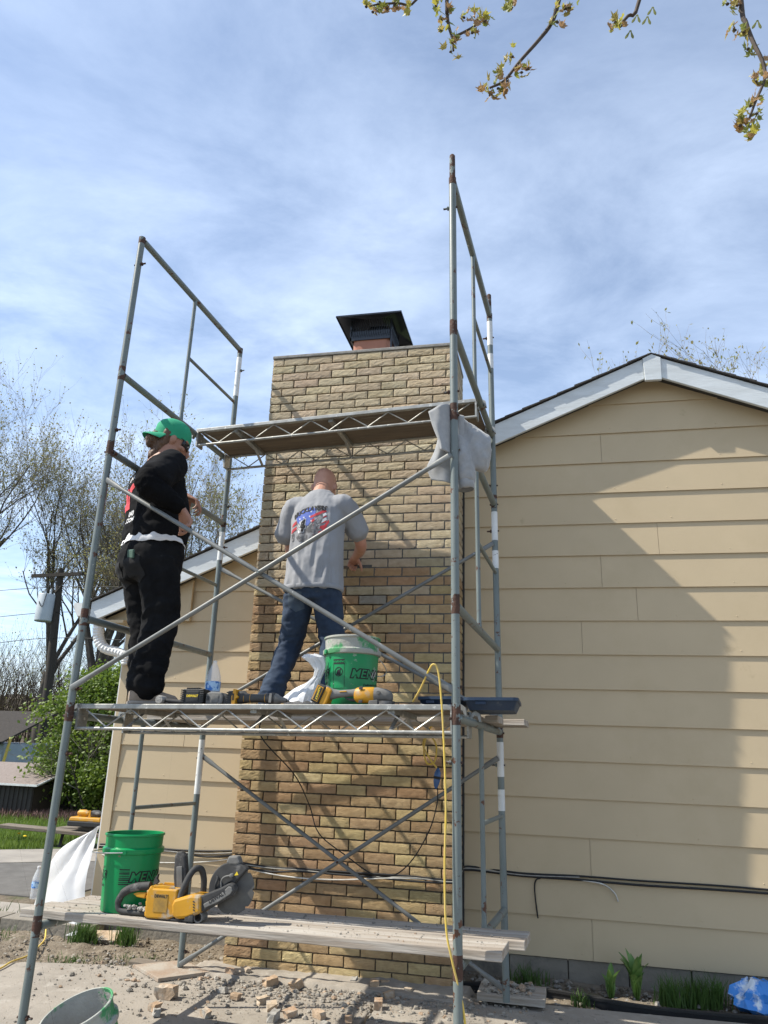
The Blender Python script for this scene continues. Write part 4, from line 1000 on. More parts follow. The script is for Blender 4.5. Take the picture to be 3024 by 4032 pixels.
def bucket(label, mw, wall='bucket', rim='bucket', inside=None, print_rot=0, bail=None, warn=False, cx_=0):
    t = thing('bucket', label, 'bucket', mw, 'green plastic buckets')
    H = 0.368; R0, R1 = 0.1315, 0.1485
    rz = lambda z: R0 + (R1-R0)*z/H
    prof = [(0.001, 0.004), (R0-.008, 0.004), (R0-.002, 0.0), (R0, 0.004)] + [(rz(z), z) for z in (.05, .12, .2, .265)]
    ob('wall', MB().lathe(prof + [(rz(.272), .272)], n=56), MAT[wall], t, smooth=50)
    ob('ring', MB().lathe([(rz(.27), .270), (rz(.27)+.012, .274), (rz(.28)+.013, .278), (rz(.29)+.013, .296), (rz(.3)+.008, .300), (rz(.3), .304)], n=56), MAT[wall if rim == 'bucket' else rim], t, smooth=35)
    ob('rim', MB().lathe([(rz(.303), .303), (rz(.33), .33), (rz(.355), .355), (rz(.36)+.006, .358), (rz(.36)+.006, .366), (rz(.36)+.001, .3685), (rz(.36)-.003, .367), (rz(.35)-.003, .35), (rz(.30)-.003, .300)], n=56), MAT[rim], t, smooth=35)
    ob('lining', MB().lathe([(0.001, .008), (R0-.012, .008), (R0-.004, .014)] + [(rz(z)-.0034, z) for z in (.05, .12, .2, .28, .352)], n=56), MAT[inside or wall], t, smooth=50)
    if bail is not None:
        a0 = R(bail[0]); ax = Vector((math.cos(a0), math.sin(a0), 0)); dr = Vector(bail[1]).normalized(); rr = rz(.285)+.016
        pts = [ax*rr*math.cos(u) + dr*rr*1.32*math.sin(u) + Vector((0, 0, .284)) for u in [math.pi*k/20 for k in range(21)]]
        ob('bail', MB().tube(pts, .0028, 6), MAT['wire'], t, smooth=60)
        for s in (-1, 1): ob('bail_lug', MB().tube([ax*s*(rr-.012)+Vector((0, 0, .284)), ax*s*(rr+.006)+Vector((0, 0, .284))], .010, 10), MAT[wall], t)
    for k, a in enumerate((0, 180)):
        zc = .165
        ob('lettering', cyl_wrap(text2d('MENARDS', .060, 0, 0, .0062, .18, 0, sx=1.10), R0, R1, 0, H, a+print_rot, zc, .0010), MAT['ink_black'], t)
        ob('lettering_fill', cyl_wrap(text2d('MENARDS', .060, 0, 0, .0006, .18, 0, sx=1.10), R0, R1, 0, H, a+print_rot, zc, .0018), MAT[wall], t)
        ob('slogan', cyl_wrap(text2d('Dedicated to Service & Quality', .017, .03, -.048, .0003, .2, 4, sx=1.0), R0, R1, 0, H, a+print_rot, zc, .0012), MAT['ink_black'], t)
        if not warn:
            for i, w_ in enumerate((.005, .003, .006, .003, .004, .006, .003, .005)):
                z = .045 - i*.0098
                ob('barcode_bar', cyl_wrap(poly2d([[(-.026, z), (.026, z), (.026, z+w_), (-.026, z+w_)]]), R0, R1, 0, H, a+print_rot-72, zc-.01, .0012), MAT['ink_black'], t)
        else:
            wa = a+print_rot-88
            fr = [[(-.034, .075), (.034, .075), (.034, .050), (-.034, .050)], [(-.034, .05), (-.032, .05), (-.032, -.075), (-.034, -.075)], [(.032, .05), (.034, .05), (.034, -.075), (.032, -.075)], [(-.034, -.075), (.034, -.075), (.034, -.073), (-.034, -.073)]]
            for f_ in fr: ob('warning_frame', cyl_wrap(poly2d([f_]), R0, R1, 0, H, wa, zc, .0012), MAT['ink_black'], t)
            ob('warning_text', cyl_wrap(text2d('WARNING', .0155, 0, .062, .0006), R0, R1, 0, H, wa, zc, .0018), MAT['bucket'], t)
            ring_ = [(.024*math.cos(2*math.pi*k_/28), .024*math.sin(2*math.pi*k_/28)+.010) for k_ in range(28)]; rin_ = [(p[0]*.84, (p[1]-.010)*.84+.010) for p in ring_]
            for k_ in range(28): ring_quad = [ring_[k_], ring_[(k_+1) % 28], rin_[(k_+1) % 28], rin_[k_]]; fr.append(ring_quad)
            ob('warning_symbol', cyl_wrap(poly2d(fr[4:] + [[(-.018, -.006), (-.014, -.010), (.018, .026), (.014, .030)], [(-.006, -.008), (.010, -.008), (.012, .010), (.004, .022), (-.008, .018), (-.012, .004)]]), R0, R1, 0, H, wa, zc, .0014), MAT['ink_black'], t)
    return t
bucket('clean green plastic bucket standing on the lowest plank deck', on_scaf(0.335, 0.255, 0.625), print_rot=2, bail=(-72, (-1, -.30, -.06)))
bucket('mortar-smeared green plastic bucket standing on the walk board by the worker', on_scaf(1.50, 0.325, 1.649), wall='bucket_dirty', rim='bucket_rim', inside='bucket_in', print_rot=-12, bail=(-130, (.5, .9, -.55)), warn=True)
bucket('tilted green plastic bucket on the ground, caked with mortar inside', Matrix.Translation((0.60, -0.27, 0.02)) @ rotm(17, -15, 0).to_4x4() @ Matrix.Rotation(R(40), 4, 'Z'), wall='bucket_dirty', rim='bucket_rim', inside='bucket_in')

# ---------------------------------------------------------------- yellow cut-off saw
MAT['tool_yellow'] = M('tool_yellow', (0.53, 0.265, 0.012), (0.44, 0.21, 0.012), scale=9, rough=0.5, spots=(((0.34,0.28,0.20), 12, 0.56, 0.68),))
MAT['tool_dark'] = M('tool_rubber', (0.030, 0.030, 0.031), (0.055, 0.054, 0.052), scale=12, rough=0.75, spots=(((0.20,0.19,0.18), 11, 0.55, 0.70),))
MAT['tool_dust'] = M('dusty_grey_plastic', (0.115, 0.112, 0.105), (0.19, 0.185, 0.175), scale=14, rough=0.85)
MAT['blade'] = M('diamond_blade', (0.075, 0.073, 0.070), (0.12, 0.118, 0.11), scale=10, rough=0.6, metal=0.4)
MAT['dust_lump'] = M('mortar_dust', (0.36, 0.345, 0.315), (0.28, 0.27, 0.25), scale=40, rough=1.0, bump=0.8, bscale=90)
MAT['saw_label'] = M('worn_yellow_label', (0.36, 0.20, 0.03), (0.25, 0.15, 0.035), scale=40, rough=.6)
saw = thing('cutoff_saw', 'yellow battery cut-off saw with dusty blade lying on the front plank', 'saw', on_scaf(0.352, 0.120, 0.6245, 2))
def pr(name, poly, y0, y1, mat, parent, bevel=.006): return ob(name, MB().prism(poly, y0, y1), MAT[mat], parent, bevel=bevel)
ob('rear_handle', MB().tube(spline([(.225, 0, .016), (.14, 0, .014), (.045, 0, .016), (.020, 0, .034), (.022, 0, .068), (.050, 0, .104), (.110, 0, .128), (.19, 0, .138)], 5), [.014]*18+[.0165]*6+[.020]*12, 12), MAT['tool_dark'], saw, smooth=50)
pr('trigger', [(.10, .098), (.125, .106), (.175, .108), (.17, .080), (.125, .084)], -.010, .010, 'tool_yellow', saw, .004)
pr('body', [(.205, .010), (.205, .120), (.222, .150), (.238, .137), (.372, .139), (.372, .020), (.33, .004), (.22, .003)], -.058, .058, 'tool_yellow', saw, .008)
pr('battery_bay', [(.232, .1395), (.355, .1395), (.350, .152), (.240, .152)], -.050, -.046, 'tool_yellow', saw, .002)
pr('battery_bay', [(.232, .1395), (.355, .1395), (.350, .152), (.240, .152)], .046, .050, 'tool_yellow', saw, .002)
pr('label_plate', [(.250, .035), (.325, .035), (.325, .115), (.250, .115)], -.0605, -.058, 'saw_label', saw, None)
ob('label_text', flat(text2d('DEWALT', .018, .288, .104, .0006), -.0612), MAT['ink_black'], saw)
for i in range(5): ob('body_rib', MB().lathe([(.0005, -.012), (.008, -.008), (.009, .008), (.0005, .012)], n=10, c=(.208, -.045, .02+i*.024)), MAT['tool_yellow'], saw, smooth=60)
pr('motor_housing', [(.352, .075), (.365, .098), (.40, .108), (.455, .124), (.505, .122), (.512, .045), (.44, .018), (.38, .010), (.358, .03)], -.072, .045, 'tool_yellow', saw, .014)
for i in range(4): pr('vent_slot', [(.468+i*.0015, .098-i*.012), (.478+i*.0015, .094-i*.012), (.477+i*.0015, .089-i*.012), (.467+i*.0015, .093-i*.012)], -.0735, -.071, 'tool_dark', saw, None)
ob('front_handle', MB().tube(spline([(.382, -.045, .085), (.392, -.045, .130), (.412, -.035, .190), (.432, -.015, .228), (.452, .015, .226), (.462, .035, .180), (.462, .042, .12)], 5), .0155, 12), MAT['tool_dark'], saw, smooth=50)
pr('arm', [(.490, .052), (.495, .118), (.60, .160), (.645, .184), (.668, .178), (.676, .152), (.664, .128), (.58, .082), (.52, .050)], -.060, -.022, 'tool_dark', saw, .008)
pr('arm_cover', [(.52, .085), (.60, .128), (.645, .170), (.662, .168), (.668, .152), (.658, .136), (.60, .100), (.53, .068)], -.068, -.061, 'tool_dust', saw, .004)
ob('arm_text', flat(text2d('DEWALT', .024, .592, .120, .0008, 0, 30), -.0690), MAT['ink_black'], saw)
BC = Vector((.638, .0, .152)); mb = MB(); nb = 72; rb = .1145
prof = []
for k in range(nb):
    a = 2*math.pi*k/nb; r_ = rb*(.90 if k % 9 == 0 else 1.0); prof.append((BC.x+r_*math.cos(a), BC.z+r_*math.sin(a)))
mb.prism(prof, -.0014, .0014); ob('blade', mb, MAT['blade'], saw)
ob('blade_flange', MB().lathe([(.001, -.006), (.026, -.006), (.026, .006), (.001, .006)], n=24, c=BC, m=rotm(90)), MAT['tool_dust'], saw, smooth=40)
gp_ = [(BC.x+.120*math.cos(R(a)), BC.z+.120*math.sin(R(a))) for a in range(50, 206, 6)]
gp_ += [(BC.x+.030*math.cos(R(a)), BC.z+.030*math.sin(R(a))) for a in range(202, 50, -12)]
pr('guard', gp_, -.021, .021, 'tool_dark', saw, .006)
pr('guard_grip', [(.600, .268), (.612, .298), (.660, .300), (.676, .268), (.655, .258), (.62, .258)], -.024, .024, 'tool_dust', saw, .008)
ob('water_hose', MB().tube(spline([(.590, -.024, .150), (.588, -.030, .185), (.605, -.032, .205), (.640, -.030, .214)], 5), .0042, 8), MAT['tool_dust'], saw, smooth=60)
ob('guard_knob', MB().lathe([(.001, -.01), (.009, -.008), (.009, .008), (.001, .01)], n=12, c=(.640, -.03, .214), m=rotm(90)), MAT['tool_dust'], saw)
ob('guard_chain', MB().tube(spline([(.556, -.026, .150), (.560, -.03, .172), (.568, -.03, .195), (.560, -.028, .206)], 4), .006, 8), MAT['tool_dark'], saw)
ob('warning_sign', MB().add([(.650, -.0222, .212), (.672, -.0222, .216), (.663, -.0222, .232)], [(0, 1, 2)]), MAT['ink_yellow'], saw)
ob('battery_door', MB().prism([(-.030, 0), (-.036, .09), (-.028, .185), (-.012, .205), (.012, .203), (.03, .18), (.036, .08), (.028, 0)], -.02, .02, rotm(0, -8, 0)), MAT['tool_dark'], saw, bevel=.008).location = (.352, .03, .100)
ob('battery_door_pad', MB().prism([(-.016, .03), (-.016, .13), (.016, .13), (.016, .03)], -.025, -.020, rotm(0, -8, 0)), MAT['tool_dust'], saw, bevel=.003).location = (.352, .03, .105)
pr('latch', [(.205, .148), (.214, .178), (.230, .196), (.226, .172), (.236, .160), (.222, .146)], -.008, .008, 'tool_dark', saw, .002)
pr('skid', [(.205, .0), (.43, .0), (.43, .010), (.205, .010)], -.05, .05, 'tool_dark', saw, .003)
ob('foot_roller', MB().lathe([(.018, -.028), (.024, -.028), (.024, .028), (.018, .028)], n=22, c=(.495, -.03, .0245), m=rotm(90)), MAT['tool_dust'], saw, smooth=40)
pr('foot_bracket', [(.43, .004), (.475, .004), (.475, .05), (.43, .04)], -.07, .02, 'tool_dark', saw, .003)
def rock(mb, c, r, seed, fl=.7):
    g = random.Random(seed); n = 7
    rings = []
    for i in range(4):
        t = -1+2*(i+.0)/3; rr = r*math.sqrt(max(.12, 1-t*t*.85))
        rings.append([Vector((c[0]+rr*math.cos(2*math.pi*k/n+seed)*g.uniform(.72, 1.18), c[1]+rr*math.sin(2*math.pi*k/n+seed)*g.uniform(.72, 1.18), c[2]+t*r*fl*g.uniform(.8, 1.1))) for k in range(n)])
    mb.loft(rings); return mb
mb = MB()
for i in range(34): rock(mb, (rng.uniform(.07, .20), rng.uniform(-.025, .02), .030+rng.uniform(0, .022)*(1-abs(i-17)/17)), rng.uniform(.006, .013), i)
lm_ = ob('mortar_crumbs', mb, MAT['dust_lump'], saw); lm_['kind'] = 'stuff'

# ---------------------------------------------------------------- tools along the walk board
ZP = 1.648
MAT['dark_plastic'] = M('black_plastic', (0.014, 0.0145, 0.015), (0.024, 0.024, 0.024), scale=14, rough=0.5, spots=(((0.10,0.10,0.095), 18, 0.66, 0.74),))
ch = thing('battery_charger', 'black ribbed battery charger with yellow lettering on the walk board', 'charger', on_scaf(0.628, 0.085, ZP, 3))
pr('case', [(0, 0), (.122, 0), (.126, .03), (.122, .082), (.004, .082), (-.004, .03)], 0, .09, 'dark_plastic', ch, .005)
for i in range(7):
    z = .012+i*.010
    for x in (-.006, .106): pr('side_fin', [(x, z), (x+.022, z), (x+.022, z+.0055), (x, z+.0055)], -.006, .03, 'dark_plastic', ch, .001)
for i in range(8): pr('top_fin', [(.024+i*.0095, .080), (.029+i*.0095, .080), (.029+i*.0095, .088), (.024+i*.0095, .088)], .0, .08, 'dark_plastic', ch, .001)
pr('front_panel', [(.026, .012), (.098, .012), (.098, .070), (.026, .070)], -.003, .0, 'dark_plastic', ch, .002)
ob('lettering', flat(text2d('DEWALT', .0165, .062, .044, .0007), -.0036), MAT['ink_yellow'], ch)
bt_ = thing('tool_battery', 'dusty grey tool battery lying beside the charger on the walk board', 'battery', on_scaf(0.762, 0.10, ZP, 2))
pr('pack', [(0, 0), (.085, 0), (.098, .012), (.100, .045), (.09, .064), (.02, .066), (0, .058)], 0, .075, 'tool_dust', bt_, .007)
pr('latch_button', [(.008, .022), (.022, .022), (.022, .046), (.008, .046)], -.003, .001, 'tool_dark', bt_, .002)
pr('cover_panel', [(.034, .012), (.074, .012), (.078, .050), (.034, .052)], -.003, .001, 'tool_dust', bt_, .003)
pr('terminal_block', [(.098, .004), (.135, .006), (.135, .052), (.098, .056)], .01, .07, 'tool_dark', bt_, .005)
ham = thing('mallet', 'small mallet with pale head lying by the worker shoes', 'mallet', on_scaf(0.482, 0.105, ZP+.002, 4))
ob('head', MB().lathe([(.001, -.03), (.020, -.029), (.0235, -.024), (.0235, .024), (.020, .029), (.001, .03)], n=18, c=(0, .02, .024), m=rotm(90)), MAT['dust_lump'], ham, smooth=40)
ob('grip', MB().tube([(.012, .02, .024), (.05, .022, .020), (.13, .03, .013), (.145, .03, .012)], [.009, .012, .0115, .009], 12), MAT['tool_dark'], ham, smooth=50)
mt = thing('multi_tool', 'slim black and yellow cordless multi-tool lying on the walk board', 'power tool', on_scaf(0.888, 0.10, ZP, 1))
pr('battery', [(0, .0), (.052, .0), (.052, .072), (.004, .072)], 0, .07, 'dark_plastic', mt, .004)
for i in range(5): pr('battery_fin', [(-.003, .012+i*.012), (.02, .012+i*.012), (.02, .018+i*.012), (-.003, .018+i*.012)], -.002, .05, 'dark_plastic', mt, .001)
pr('yellow_collar', [(.030, .0), (.052, .0), (.054, .03), (.066, .034), (.066, .044), (.056, .05), (.054, .078), (.036, .082), (.034, .05), (.028, .045)], -.008, .076, 'tool_yellow', mt, .003)
ob('collar_label', MB().box((.040, -.0085, .040), (.008, .001, .034)), MAT['dark_plastic'], mt)
rings = []
for x, h, z in ((.055, .034, .040), (.085, .033, .042), (.10, .024, .036), (.15, .022, .036), (.20, .021, .036), (.225, .026, .036), (.245, .030, .036), (.262, .028, .035)): rings.append(ell((x, .035, z), (0, .028, 0), (0, 0, h), 18, .8))
ob('body', MB().loft(rings), MAT['tool_dark'], mt, smooth=50)
for x in (.092, .128, .212): ob('yellow_line', MB().loft([ell((x+dx_, .035, .036), (0, .0288, 0), (0, 0, hh), 18, .8) for dx_, hh in ((-.0012, .0245), (.0012, .0245))], cap=False), MAT['tool_yellow'], mt)
rings = []
for x, h in ((.255, .030), (.275, .027), (.29, .018), (.31, .014), (.325, .010)): rings.append(ell((x, .035, .033-(x-.255)*.12), (0, h*.9, 0), (0, 0, h), 16))
ob('gear_head', MB().loft(rings), MAT['tool_dust'], mt, smooth=50)
ob('spindle', MB().tube([(.322, .035, .026), (.352, .03, .020)], .005, 8), MAT['blade'], mt)
pr('switch', [(.236, .012), (.252, .010), (.254, .058), (.240, .060)], .0035, .007, 'tool_dust', mt, .002)
# grinder
gr = thing('angle_grinder', 'yellow cordless angle grinder with big battery resting against the bucket', 'grinder', on_scaf(1.372, 0.085, ZP, 2))
bm_ = rotm(0, 24, 0)
def prr(name, poly, y0, y1, mat, parent, loc, bevel=.006):
    o = ob(name, MB().prism(poly, y0, y1, bm_), MAT[mat], parent, bevel=bevel); o.location = loc; return o
prr('battery', [(0, 0), (.048, 0), (.048, .098), (0, .098)], 0, .080, 'tool_dark', gr, (-.006, -.01, .020), .008)
prr('battery_panel', [(.006, .010), (.042, .010), (.042, .088), (.006, .088)], -.003, 0, 'tool_yellow', gr, (-.006, -.011, .020), .003)
prr('battery_label', [(.014, .014), (.038, .014), (.038, .084), (.014, .084)], -.0045, -.003, 'dark_plastic', gr, (-.006, -.0105, .020), .001)
o = ob('battery_text', flat(text2d('FLEXVOLT', .0135, .026, .050, .0005, 0, -82), -.0052, bm_), MAT['ink_yellow'], gr); o.location = (-.006, -.0105, .020)
prr('battery_base', [(.048, .004), (.085, .006), (.088, .03), (.084, .094), (.048, .100)], .004, .076, 'tool_yellow', gr, (-.006, -.01, .020), .008)
rings = [ell((x, .030, z), (0, w, 0), (0, 0, h), 16, .85) for x, z, w, h in ((.070, .060, .034, .040), (.105, .055, .026, .026), (.14, .056, .022, .019), (.20, .060, .022, .018), (.235, .062, .025, .021))]
ob('handle', MB().loft(rings), MAT['tool_dust'], gr, smooth=50)
pr('handle_inlay', [(.145, .062), (.185, .064), (.182, .070), (.148, .068)], .005, .010, 'tool_yellow', gr, .002)
pr('paddle', [(.165, .040), (.225, .032), (.232, .018), (.20, .020), (.175, .030)], .02, .042, 'tool_dark', gr, .004)
rings = [ell((x, .032, z), (0, w, 0), (0, 0, h), 20, .8) for x, z, w, h in ((.222, .052, .026, .028), (.236, .050, .034, .038), (.275, .050, .036, .040), (.318, .050, .036, .040), (.326, .050, .033, .036))]
ob('motor_housing', MB().loft(rings), MAT['tool_yellow'], gr, smooth=45)
for z in (.016, .082): pr('vent_button', [(.250, z-.008), (.270, z-.008), (.272, z+.008), (.252, z+.008)], -.006, .0, 'tool_dark', gr, .003)
rings = [ell((x, .032, z), (0, w, 0), (0, 0, h), 18, .8) for x, z, w, h in ((.326, .052, .034, .036), (.345, .054, .034, .034), (.385, .050, .030, .030), (.408, .044, .026, .026), (.416, .040, .016, .016))]
ob('gear_head', MB().loft(rings), MAT['tool_dust'], gr, smooth=45)
ob('side_bolt', MB().tube([(.352, -.008, .06), (.352, .0, .06)], .009, 10), MAT['blade'], gr)
ob('wheel_guard', MB().lathe([(.020, .0), (.052, .0), (.052, .018), (.020, .018)], n=28, c=(.375, .035, .002)), MAT['tool_dark'], gr, smooth=40)
pr('guard_shoe', [(.305, .0), (.352, .0), (.352, .024), (.308, .020)], -.018, .02, 'tool_dust', gr, .002)
# water bottle on the board
MAT['pet'] = M('clear_bottle', (0.80, 0.84, 0.88), rough=0.08, trans=0.0, alpha=0.33, spec=0.8)
MAT['bottle_label'] = M('blue_label', (0.03, 0.16, 0.50), (0.42, 0.60, 0.80), scale=26, lo=.46, hi=.54, rough=0.45)
MAT['cap_white'] = M('white_cap', (0.7, 0.7, 0.72), rough=0.4)
def bottle(label, mw, lab='bottle_label', cap=True, sc_=1.0):
    t = thing('water_bottle', label, 'bottle', mw)
    rb_ = .0325*sc_
    pr_ = [(.001, .002), (rb_*.85, 0), (rb_, .006), (rb_*.96, .02), (rb_, .03), (rb_*.95, .04), (rb_, .05), (rb_*.97, .06), (rb_, .07), (rb_, .115), (rb_, .125), (rb_*.93, .14), (rb_*.62, .170), (rb_*.42, .186), (.0125, .192), (.0125, .205)]
    ob('shell', MB().lathe([(r_, z*sc_) for r_, z in pr_], n=28), MAT['pet'], t, smooth=60)
    ob('label', MB().lathe([(rb_+.0006, .072*sc_), (rb_+.0008, .113*sc_)], n=28), MAT[lab], t, smooth=60)
    if cap: ob('cap', MB().lathe([(.0155, .196*sc_), (.0155, .210*sc_), (.001, .2105*sc_)], n=20), MAT['cap_white'], t, smooth=40)
    return t
bottle('clear water bottle with blue label standing on the walk board', on_scaf(0.672, 0.33, ZP), cap=False, sc_=1.28)
# white plastic bag
MAT['film'] = M('white_plastic_film', (0.78, 0.79, 0.80), (0.70, 0.71, 0.73), scale=8, rough=0.35, transl=0.35)
def crumple(name, label, cat, mw, rows, mat, amp, seed, n=30, parent=None):
    mb = MB(); rings = []
    for (z, rx, ry, x, y) in rows:
        rg_ = []
        for k in range(n):
            a = 2*math.pi*k/n; p = Vector((math.cos(a), math.sin(a), 0))
            q_ = Vector((p.x*2.2+seed, p.y*2.2, z*26)); d_ = 1 + amp*mnoise.fractal(q_*1.4, 1, 2, 3) + amp*.7*abs(mnoise.noise(q_*3.1))
            rg_.append(Vector((x+rx*p.x*d_, y+ry*p.y*d_, z+.012*mnoise.noise(q_*2))))
        rings.append(rg_)
    mb.loft(rings)
    o = ob(name, mb, MAT[mat], None, smooth=32); o.matrix_world = mw
    return tag(o, label, cat)
crumple('plastic_bag', 'crumpled white plastic bag tied at the neck beside the grinder', 'bag', on_scaf(1.275, 0.20, ZP),
        [(0, .06, .05, 0, 0), (.02, .105, .075, 0, 0), (.05, .10, .07, .01, 0), (.085, .07, .05, .025, 0), (.115, .035, .028, .05, 0), (.15, .022, .02, .075, .01), (.19, .026, .02, .09, .01), (.225, .040, .022, .07, .01), (.255, .05, .02, .045, 0), (.27, .03, .012, .03, 0)], 'film', .42, 4.0)
# navy plastic trays
MAT['navy'] = M('navy_plastic', (0.013, 0.030, 0.065), (0.02, 0.04, 0.075), scale=9, rough=0.5, spots=(((0.10,0.12,0.14), 14, 0.62, 0.72),))
def tray(label, mw, L_, W_):
    t = thing('mortar_tray', label, 'tray', mw, 'navy plastic trays')
    H = .062; o1 = rrect(L_, W_, .03); o2 = rrect(L_*.86, W_*.82, .04)
    rings = [[Vector((p[0], p[1], z)) for p in q_] for z, q_ in ((.002, rrect(L_*.78, W_*.7, .04)), (0, rrect(L_*.82, W_*.78, .04)), (.012, o2), (.044, rrect(L_*.95, W_*.94, .03)), (.046, o1), (H, o1), (H, rrect(L_-.01, W_-.01, .028)), (.046, rrect(L_*.93, W_*.92, .03)), (.014, rrect(L_*.84, W_*.80, .04)))]
    mb = MB(); mb.loft(rings, cap=True)
    ob('shell', mb, MAT['navy'], t, smooth=35)
    ob('stiffening_rib', MB().box((-L_*.18, -W_*.47, .034), (L_*.2, .012, .018)), MAT['navy'], t, bevel=.003)
    return t
tray('navy plastic mortar tray jutting past the scaffold post at the deck end', on_scaf(2.222, 0.60, 1.650, 4), .285, .40)
tray('navy plastic mortar tray lying on the deck behind the scaffold post', on_scaf(1.955, 0.62, 1.660, -3), .235, .34)

tw_ = thing('pointing_trowel', 'narrow pointing trowel held by the worker against the mortar joint', 'trowel', P2.matrix_world @ Matrix.Translation((0.105, 0.575, 1.120)) @ rotm(0, 0, 184).to_4x4())
ob('handle', MB().tube([(.015, -.01, .0), (.05, -.012, .0), (.115, -.012, .0)], [.008, .0125, .010], 10), MAT['wood_old'], tw_, smooth=50)
ob('tang', MB().tube([(.015, -.01, 0), (-.01, 0, .012), (-.035, .012, .004)], .0035, 6), MAT['blade'], tw_)
ob('steel_blade', MB().prism([(-.15, -.009), (-.035, -.009), (-.030, 0), (-.035, .009), (-.15, .009)], .010, .013), MAT['blade'], tw_)
# ---------------------------------------------------------------- grey sweatshirt slung over brace and post
MAT['sweat'] = M('grey_fleece', (0.30, 0.305, 0.31), (0.255, 0.26, 0.265), scale=30, rough=0.95, bump=0.35, bscale=260, bdist=0.002, sheen=0.3)
sw_t = thing('sweatshirt', 'light grey sweatshirt slung over the scaffold bar and post', 'sweatshirt', on_scaf(2.10, 0.02, 3.00))
fS = fold(9, .016, (1.2, 1.2, .7), 17)
bp_ = [[ell((x, y, z), (rx, 0, rz_), (0, ry, 0), 18) for x, y, z, rx, ry, rz_ in ((-.030, .02, .185, .035, .030, -.02), (.0, .06, .165, .065, .05, -.02), (.055, .10, .120, .095, .060, -.02), (.10, .10, .05, .105, .060, -.01), (.115, .09, -.03, .095, .055, 0), (.135, .085, -.09, .070, .048, 0), (.150, .085, -.130, .045, .035, 0), (.155, .085, -.145, .02, .02, 0))]]
bp_.append(limb([(.03, .05, .02), (.055, .045, -.08), (.075, .045, -.16), (.082, .045, -.215)], [.055, .056, .052, .046], 18))
sws = vox(bp_, .0075, 'bundle', 4, fS)
ob('bundle', sws, MAT['sweat'], sw_t)
ob('cuff', MB().lathe([(.040, 0), (.046, .004), (.047, .035), (.044, .05), (.036, .048), (.037, .002)], n=22, c=(.083, .045, -.262), m=rotm(0, -6, 0)), MAT['sweat'], sw_t, smooth=60)
def swp(u, v, y):
    px, py = 1614+u/2.305, 1496+v/2.305
    return Vector((2.012+(px-1700)*.00137-2.10, y-.02, 3.148-(py-1640)*.00153-(px-1700)*.0001-3.00))
def sheet(name, left, right, yl, yr, seed, parent, nx=14, ny=18, amp=.014):
    Lp = spline([swp(u, v, yl) for u, v in left], 6); Rp = spline([swp(u, v, yr) for u, v in right], 6); rows = []
    for j in range(ny+1):
        def at(P_): t = j/ny*(len(P_)-1); i = min(len(P_)-2, int(t)); return P_[i].lerp(P_[i+1], t-i)
        a, b = at(Lp), at(Rp)
        rows.append([a.lerp(b, i/nx) + Vector((0, -.018*math.sin(math.pi*i/nx) + amp*mnoise.noise(Vector((i/nx*2.6+seed, j/ny*1.6, seed))), 0)) for i in range(nx+1)])
    mb = MB(); mb.loft(rows, cap=False, closed=False); o = ob(name, mb, MAT['sweat'], parent, smooth=60)
    so_ = o.modifiers.new('s', 'SOLIDIFY'); so_.thickness = .006; return o
sheet('hem_panel', [(190, 330), (215, 420), (240, 490), (285, 600), (298, 668)], [(372, 228), (375, 340), (375, 480), (372, 600), (372, 668)], -.060, -.012, 3.0, sw_t)
sheet('hanging_body', [(250, 525), (212, 640), (148, 765), (172, 830), (192, 876)], [(372, 560), (372, 660), (372, 760), (372, 850), (372, 900)], .012, .030, 8.0, sw_t)
sheet('back_panel', [(375, 300), (380, 420), (385, 560), (400, 660)], [(480, 300), (480, 420), (480, 560), (470, 660)], .05, .05, 12.0, sw_t)
# ---------------------------------------------------------------- cables
MAT['cord_yellow'] = M('yellow_cord', (0.62, 0.44, 0.06), (0.55, 0.40, 0.12), scale=12, rough=0.6)
MAT['cord_black'] = M('black_cord', (0.012, 0.012, 0.013), rough=0.6)
MAT['cord_grey'] = M('dirty_grey_cable', (0.33, 0.32, 0.29), (0.20, 0.19, 0.17), scale=14, rough=.7)
MAT['cord_white'] = M('white_coax', (0.62, 0.61, 0.57), (0.45, 0.43, 0.38), scale=18, rough=0.6)
def wire(name, label, pts, r, mat, cat='cable', scaf=False, group=None, n=8):
    P_ = spline(pts, n)
    if scaf: P_ = [S3 @ p for p in P_]
    b = P_[0].copy(); o = ob(name, MB().tube([p-b for p in P_], r, 8), MAT[mat], None, smooth=60); o.location = b
    return tag(o, label, cat, group)
wire('extension_cord', 'yellow extension cord hanging down beside the tall scaffold post', [(1.90, .10, 1.665), (1.955, .03, 1.72), (2.01, -.03, 1.80), (2.035, -.045, 1.825), (2.055, -.04, 1.80), (2.068, -.035, 1.70), (2.080, -.03, 1.50), (2.090, -.03, 1.20), (2.085, -.035, .95), (2.092, -.04, .72), (2.115, -.035, .60), (2.158, .0, .40), (2.165, -.02, .22), (2.14, -.08, .06)], .0048, 'cord_yellow', 'cord', True)
wire('power_cable', 'thin black cable hanging in a long loop in front of the brickwork', [(.885, .56, 1.63), (.885, .57, 1.50), (.92, 1.0, 1.30), (.86, 1.44, 1.10), (.93, 1.46, .93), (1.13, 1.47, .80), (1.30, 1.47, .71), (1.44, 1.46, .71), (1.56, 1.45, .80), (1.68, 1.42, .98), (1.735, 1.40, 1.14), (1.745, 1.38, 1.24)], .0038, 'cord_black', 'cable', True)
pl = thing('plug', 'translucent blue plug where the yellow cord meets the black cable', 'plug', on_scaf(1.745, 1.36, 1.30, 0, 0, 8))
MAT['blue_plug'] = M('blue_plug', (0.05, 0.11, 0.26), rough=0.25)
ob('shell', MB().lathe([(.006, -.065), (.014, -.05), (.021, -.02), (.021, .03), (.014, .045), (.006, .06)], n=16), MAT['blue_plug'], pl, smooth=50)
